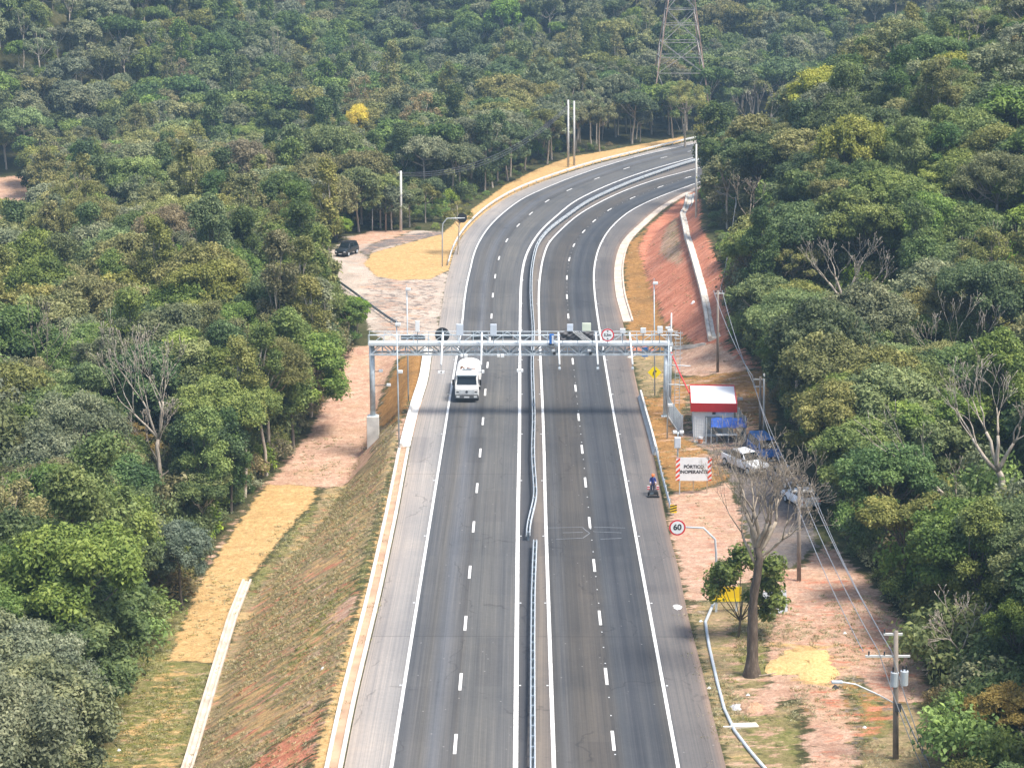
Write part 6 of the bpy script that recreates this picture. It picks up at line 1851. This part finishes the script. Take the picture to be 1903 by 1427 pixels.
for sg in (-1, 1):
    MB().box(sg*.88-.16, sg*.88+.16, -.16, -.141, .52, .70).build("headlight", M_OFFWHITE, TK, .005)
    MB().box(sg*.92-.12, sg*.92+.12, -.045, -.012, 1.02, 1.14).build("marker_lamp", M_DARKGREY, TK)
    mr = MB().box(sg*1.36-.11, sg*1.36+.11, .02, .12, 1.75, 2.35).build("mirror", M_BLACK, TK, .03)
    MB().bar((sg*1.12, .2, 2.3), (sg*1.34, .08, 2.25), .05).build("mirror_arm", M_BLACK, mr)
    MB().hexa([(sg*1.19-.01,.42,1.85),(sg*1.19+.01,.42,1.85),(sg*1.19+.01,1.3,1.85),(sg*1.19-.01,1.3,1.85),(sg*1.095-.01,.65,2.5),(sg*1.095+.01,.65,2.5),(sg*1.095+.01,1.3,2.5),(sg*1.095-.01,1.3,2.5)]).build("side_window", M_GLASS, TK)
    wheel(TK, sg * 1.02, 1.1, .5, .3)
    for y in (5.6, 6.8): wheel(TK, sg * .95, y, .5, .5)
ch = MB().box(-.45, .45, 1.5, 8.2, .55, .85).build("chassis", M_BLACK, TK)
# rounded body: half-barrel roof
V = []; F_ = []; n = 16; ys = [2.75, 3.0, 7.6, 7.8]
prof = [(-1.22, .95), (-1.25, 2.2)] + [(1.25 * -math.cos(a_), 2.2 + .72 * math.sin(a_)) for a_ in np.linspace(.15, math.pi - .15, 12)] + [(1.25, 2.2), (1.22, .95)]
for k, y in enumerate(ys):
    sc_ = .93 if k in (0, 3) else 1
    for x, z in prof: V.append((x * sc_, y, .95 + (z - .95) * sc_))
m_ = len(prof)
for k in range(3):
    for i in range(m_): F_.append((k*m_ + i, k*m_ + (i+1) % m_, (k+1)*m_ + (i+1) % m_, (k+1)*m_ + i))
bd = MB().add(V, F_ + [tuple(range(m_ - 1, -1, -1)), tuple(3*m_ + i for i in range(m_))]).build("cargo_body", M_TRW, TK)
for y in (3.6, 4.5, 5.4, 6.3, 7.2):
    MB().sweep([(0, 0, 0), (0, .06, 0)], [(x * 1.012, z * 1.006) for x, z in prof]).build("rib", M_TRW, bd, loc=(0, y, 0))
M_HYD = paint("brown hydraulics", (.26, .13, .07), .6, .1, .3)
M_TAN = paint("dusty tan panel", (.46, .36, .27), .8, 0, .25, 1.5)
MB().box(-1.0, 1.0, 2.0, 2.7, .9, 2.45).build("pump_housing", M_TAN, TK, .05)
MB().box(-.9, .95, 2.1, 2.6, 2.451, 2.62).build("tray", M_TAN, TK, .04)
for (a_, b_, r) in (((-.78, 2.2, 2.45), (-.6, 2.3, 3.2), .09), ((-.6, 2.3, 3.2), (-.3, 2.35, 2.95), .07), ((-.1, 2.2, 2.6), (.1, 2.3, 3.05), .14), ((.1, 2.3, 3.0), (.8, 2.35, 2.9), .06), ((-.9, 2.15, 2.75), (.9, 2.15, 2.75), .05)):
    MB().tube(a_, b_, r, n=8).build("hydraulic_pipe", M_HYD, TK)
MB().box(-.25, .25, 2.1, 2.4, 2.62, 2.9).build("valve_box", M_HYD, TK, .03)
MB().box(-.5, .5, 1.2, 1.5, 3.07, 3.13).build("roof_lamp", M_GALVD, TK, .02)

# ------------------------------------------------------------------ worker with wheeled line machine
pw_ = flat(1213.5, 922)
PE = empty("person", (float(pw_[0]), float(pw_[1]) + .55, .02), 0, "worker in blue overalls and orange helmet pushing a small machine on the shoulder", "person")
def skin(name, verts, edges, radii, m, parent, root=0, sub=1):
    bm = bmesh.new(); sl = bm.verts.layers.skin.verify()
    vs = [bm.verts.new(v) for v in verts]
    for v, r in zip(vs, radii): v[sl].radius = (r, r) if not isinstance(r, tuple) else r
    for a_, b_ in edges: bm.edges.new((vs[a_], vs[b_]))
    vs[root][sl].use_root = True
    me = bpy.data.meshes.new(name); bm.to_mesh(me); bm.free()
    o = link(name, me, m, parent)
    o.modifiers.new("skin", 'SKIN'); sb_ = o.modifiers.new("smooth", 'SUBSURF'); sb_.levels = sub; sb_.render_levels = sub
    return o
M_SKIN = paint("skin", (.30, .16, .10), .6, 0, .05)
M_NAVY = paint("blue workwear", (.025, .045, .22), .8, 0, .15)
M_NAVYD = paint("navy trousers", (.03, .035, .09), .85, 0, .15)
M_REFL = paint("reflective band", (.75, .62, .60), .5, 0, .05)
# front is -y: arms reach forward to the handle
bv = [(0,0,.95),(0,-.02,1.12),(0,-.03,1.32),(0,-.03,1.46),(0,-.05,1.53),(0,-.07,1.64),(0,-.08,1.75),
      (-.19,-.03,1.42),(-.24,-.14,1.18),(-.21,-.38,1.04),(-.20,-.46,1.02),(.19,-.03,1.42),(.24,-.14,1.18),(.21,-.38,1.04),(.20,-.46,1.02),
      (-.10,0,.90),(-.12,-.10,.50),(-.13,.04,.09),(-.13,-.12,.04),(.10,0,.90),(.12,.04,.50),(.13,.18,.11),(.13,.03,.04)]
be = [(0,1),(1,2),(2,3),(3,4),(4,5),(5,6),(3,7),(7,8),(8,9),(9,10),(3,11),(11,12),(12,13),(13,14),(0,15),(15,16),(16,17),(17,18),(0,19),(19,20),(20,21),(21,22)]
br_ = [.13,.13,.155,.09,.055,.095,.07,.065,.05,.038,.034,.065,.05,.038,.034,.085,.065,.045,.04,.085,.065,.045,.04]
for sx, wi in ((-1, 10), (1, 14)):
    for k in range(5):
        b0 = bv[wi]; dx = sx * (-.032 + .016 * k); th = k == (4 if sx < 0 else 0)
        i0 = len(bv)
        bv += [(b0[0] + dx * (1.6 if th else 1), b0[1] - (.02 if th else .045), b0[2] + .005), (b0[0] + dx * (1.9 if th else 1.1), b0[1] - (.045 if th else .075), b0[2] - .025 - .004 * k), (b0[0] + dx * 1.2, b0[1] - .055, b0[2] - .055)]
        be += [(wi, i0), (i0, i0 + 1), (i0 + 1, i0 + 2)]; br_ += [.010, .009, .008]
skin("body", bv, be, br_, M_SKIN, PE)
jk = skin("jacket", [bv[i] for i in (0,1,2,3,7,8,9,11,12,13)], [(0,1),(1,2),(2,3),(3,4),(4,5),(5,6),(3,7),(7,8),(8,9)], [.155,.15,.175,.105,.085,.068,.052,.085,.068,.052], M_NAVY, PE)
tr2 = skin("trousers", [bv[i] for i in (0,15,16,17,19,20,21)], [(0,1),(1,2),(2,3),(0,4),(4,5),(5,6)], [.15,.105,.085,.066,.105,.085,.066], M_NAVYD, PE)
for sx, (a_, b_) in ((-1, (bv[8], bv[9])), (1, (bv[12], bv[13]))):
    a_, b_ = np.array(a_), np.array(b_); MB().tube(a_ * .45 + b_ * .55, a_ * .2 + b_ * .8, .075, .068, n=10).build("reflective_band", M_REFL, jk)
for (a_, b_) in ((bv[16], bv[17]), (bv[20], bv[21])):
    a_, b_ = np.array(a_), np.array(b_); MB().tube(a_ * .75 + b_ * .25, a_ * .45 + b_ * .55, .10, .09, n=10).build("reflective_band", M_REFL, tr2)
    MB().hexa([(b_[0]-.06,b_[1]-.2,-.005),(b_[0]+.06,b_[1]-.2,-.005),(b_[0]+.06,b_[1]+.09,-.005),(b_[0]-.06,b_[1]+.09,-.005),(b_[0]-.05,b_[1]-.17,.08),(b_[0]+.05,b_[1]-.17,.08),(b_[0]+.055,b_[1]+.08,.14),(b_[0]-.055,b_[1]+.08,.14)]).build("boot", M_BLACK, PE, .02)
hm = MB()
for k in range(7):
    pass
V = []; F_ = []; nu = 16; nv = 6
for j in range(nv + 1):
    ph = math.pi / 2 * j / nv
    for i in range(nu): V.append((.145 * math.cos(ph) * math.cos(6.2832*i/nu), -.085 + .165 * math.cos(ph) * math.sin(6.2832*i/nu), 1.70 + .145 * math.sin(ph)))
for j in range(nv):
    for i in range(nu): F_.append((j*nu + i, j*nu + (i+1) % nu, (j+1)*nu + (i+1) % nu, (j+1)*nu + i))
he = MB().add(V, F_ + [tuple(range(nu - 1, -1, -1))]).build("helmet", M_ORANGE, PE, smooth=True)
MB().box(-.11, .11, -.32, -.2, 1.695, 1.715).build("brim", M_ORANGE, he, .008)
for sx in (-1, 1):
    MB().tube((sx*.036, -.172, 1.655), (sx*.036, -.180, 1.655), .012, n=8).build("eye", M_BLACK, PE)
    MB().box(sx*.098-.012, sx*.098+.012, -.10, -.06, 1.60, 1.66).build("ear", M_SKIN, PE, .006)
MB().hexa([(-.018,-.2,1.615),(.018,-.2,1.615),(.018,-.165,1.615),(-.018,-.165,1.615),(-.01,-.18,1.655),(.01,-.18,1.655),(.01,-.165,1.655),(-.01,-.165,1.655)]).build("nose", M_SKIN, PE)
MB().box(-.03, .03, -.178, -.16, 1.582, 1.592).build("mouth", paint("lips", (.25, .09, .07), .6), PE)
MA = empty("line_machine", (float(pw_[0]), float(pw_[1]), .02), 0, "small black wheeled machine with red and white side plates held by the worker", "machine")
MB().box(-.36, .36, -.45, .05, .22, .55).build("housing", M_BLACK, MA, .04)
MB().box(-.30, .02, -.48, -.452, .28, .46).build("panel", paint("slate panel", (.10, .13, .15), .5), MA)
MB().box(-.52, .52, -.55, -.35, .04, .14).build("skirt", M_BLACK, MA, .02)
for x in (-.40, .40):
    MB().tube((x - .05, -.05, .19), (x + .05, -.05, .19), .19, n=16).build("wheel", M_TYRE, MA)
    MB().tube((x * .55, 0, .5), (x * .52, .16, 1.0), .022, n=6).build("handle", M_BLACK, MA)
    pl_ = MB().box(x * 1.0 - .10, x * 1.0 + .10, -.02, .03, .56, .92).build("side_plate", M_WHITE, MA)
    for k in range(2): MB().box(x - .10, x + .10, -.032, -.021, .58 + .18 * k, .67 + .18 * k).build("stripe", M_SIGNRED, pl_)

# ------------------------------------------------------------------ odds and ends of the verge
tag(MB().path([on_ground(*q) + np.array([0, 0, h_]) for q, h_ in (((1326,1130), .35), ((1311,1160), .12), ((1318,1205), .08), ((1333,1270), .08), ((1346,1320), .08), ((1365,1360), .08), ((1392,1397), .08), ((1430,1440), .08))], .11, 8).build("drain_pipe", M_GALVB, smooth=True),
    "long grey pipe lying on the grass along the stained shoulder", "pipe")
ps = on_ground(1384, 1350)
tag(MB().hexa([(-1.0,-.32,-.1),(.85,-.25,-.1),(.72,.32,-.1),(-.72,.25,-.1),(-1.0,-.32,.10),(.85,-.25,.12),(.72,.32,.14),(-.72,.25,.12)]).build("concrete_slab", M_CONCW, None, .02, loc=tuple(ps)), "white concrete slab lying across the grass beside the pipe", "slab")
ps = on_ground(1357, 1351)
tag(MB().hexa([(-.45,-.1,-.1),(.3,-.12,-.1),(.3,.1,-.1),(-.45,.08,-.1),(-.45,-.1,.05),(.3,-.12,.07),(.3,.1,.07),(-.45,.08,.05)]).build("concrete_slab", M_CONCW, None, .01, loc=tuple(ps)), "small white slab fragment on the shoulder side of the pipe", "slab")
def heap(name, label, px, py, rx, ry, h, m, seed, cat):
    p = on_ground(px, py); r_ = np.random.default_rng(seed); V = []; F_ = []; n = 36; k = 7
    for j in range(k + 1):
        f = j / k
        for i in range(n):
            a_ = 6.2832 * i / n; q = (1 - f) * (1 + r_.normal(0, .07) + .16 * math.sin(3 * a_ + seed) + .10 * math.sin(5 * a_ + 2 * seed))
            V.append((rx * q * math.cos(a_), ry * q * math.sin(a_), -.12 + h * (1 - (1 - f) ** 1.7) * (1 + r_.normal(0, .08)) * (f > 0)))
    for j in range(k):
        for i in range(n): F_.append((j*n + i, j*n + (i+1) % n, (j+1)*n + (i+1) % n, (j+1)*n + i))
    return tag(link(name, np_mesh(name, V, np.array(F_), True), m, None, tuple(p)), label, cat)
def lumpy(nm, a, b, c):
    t = NT(nm); ob = t.coord(); n = t.noise(ob, 4.5, 6, .75)
    t.l(t.ramp(n, [(.3, a), (.5, b), (.7, c)]), t.b.inputs["Base Color"]); t.b.inputs["Roughness"].default_value = .95; t.bump(n, .9, .12); return t.m
heap("straw_heap", "golden spread heap of straw at the end of the dirt track", 1502, 1236, 2.45, 3.6, .42, lumpy("straw heap", (.40, .25, .09), (.62, .42, .17), (.74, .56, .28)), 5, "straw heap")
heap("rubble_heap", "small heap of clay and rubble beside the pipe", 1398, 1318, .95, .8, .5, lumpy("clay", (.30, .16, .09), (.46, .28, .17), (.56, .38, .26)), 6, "heap")
heap("cement_bag", "crumpled grey-white plastic sheet on the rubble by the pipe", 1372, 1316, .62, .55, .35, lumpy("plastic sheet", (.36, .35, .36), (.55, .53, .53), (.68, .66, .66)), 7, "bag")
heap("rubbish_bag", "black rubbish bag on the track below the straw heap", 1552, 1281, .28, .26, .32, M_BLACK, 8, "bag")
rs = np.random.default_rng(91)
for k, (px, py, nm) in enumerate([(1390,1292,"white stone in the grass above the rubble heap"),(1318,1280,"pale bluish litter at the shoulder edge by the pipe"),(1607,1352,"white stone in the grass between track and transformer pole"),(221,1396,"white plastic scrap on the dry grass below the forest"),
                                  (1302,1156,"grey-white stone at the shoulder edge near the yellow board"),(600,1243,"small white stone on the brown slope"),(1570,1178,"flat pale stone on the red soil above the straw heap"),(1289,563,"pale boulder on the red bank near the concrete channel")]):
    big = 1.6 if k == 7 else 1.0
    heap("stone", nm, px, py, .2 * big, .17 * big, .22 * big, M_OFFWHITE, 60 + k, "stone")
# fallen branch by the trunk foot
a = on_ground(1400, 1262); tag(MB().path([np.array([0,0,.1]), np.array([.9,.2,.15]), np.array([1.9,.7,.12]), np.array([2.5,1.4,.1])], [.05,.045,.035,.02], 5).build("fallen_branch", M_BARKB, None, loc=tuple(a)), "thin fallen branch lying at the foot of the leafless yard tree", "branch")
# two pale patches of spilt lime on the stained shoulder
q = flat(1259, 1128); V = []; r_ = np.random.default_rng(4)
for i in range(18):
    a_ = 6.2832 * i / 18; V.append((q[0] + .30 * math.cos(a_) * r_.uniform(.7, 1.2), q[1] + .55 * math.sin(a_) * r_.uniform(.7, 1.2), .018))
tag(MB().add(V, [tuple(range(18))]).build("paint_spill", M_WHITE), "white spill on the stained shoulder", None, None, "structure")

# ------------------------------------------------------------------ haze over the whole place
t = bpy.data.materials.new("haze"); t.use_nodes = True
nt_ = t.node_tree; nt_.nodes.remove(nt_.nodes["Principled BSDF"])
pv = nt_.nodes.new("ShaderNodeVolumePrincipled")
pv.inputs["Color"].default_value = (.50, .76, 1.0, 1)
pv.inputs["Density"].default_value = .00027
pv.inputs["Anisotropy"].default_value = .2
nt_.links.new(pv.outputs[0], nt_.nodes["Material Output"].inputs["Volume"])
tag(MB().box(-340, 360, -30, 1000, -60, 150).build("haze", t), "thin bluish haze over the valley", None, None, "stuff")
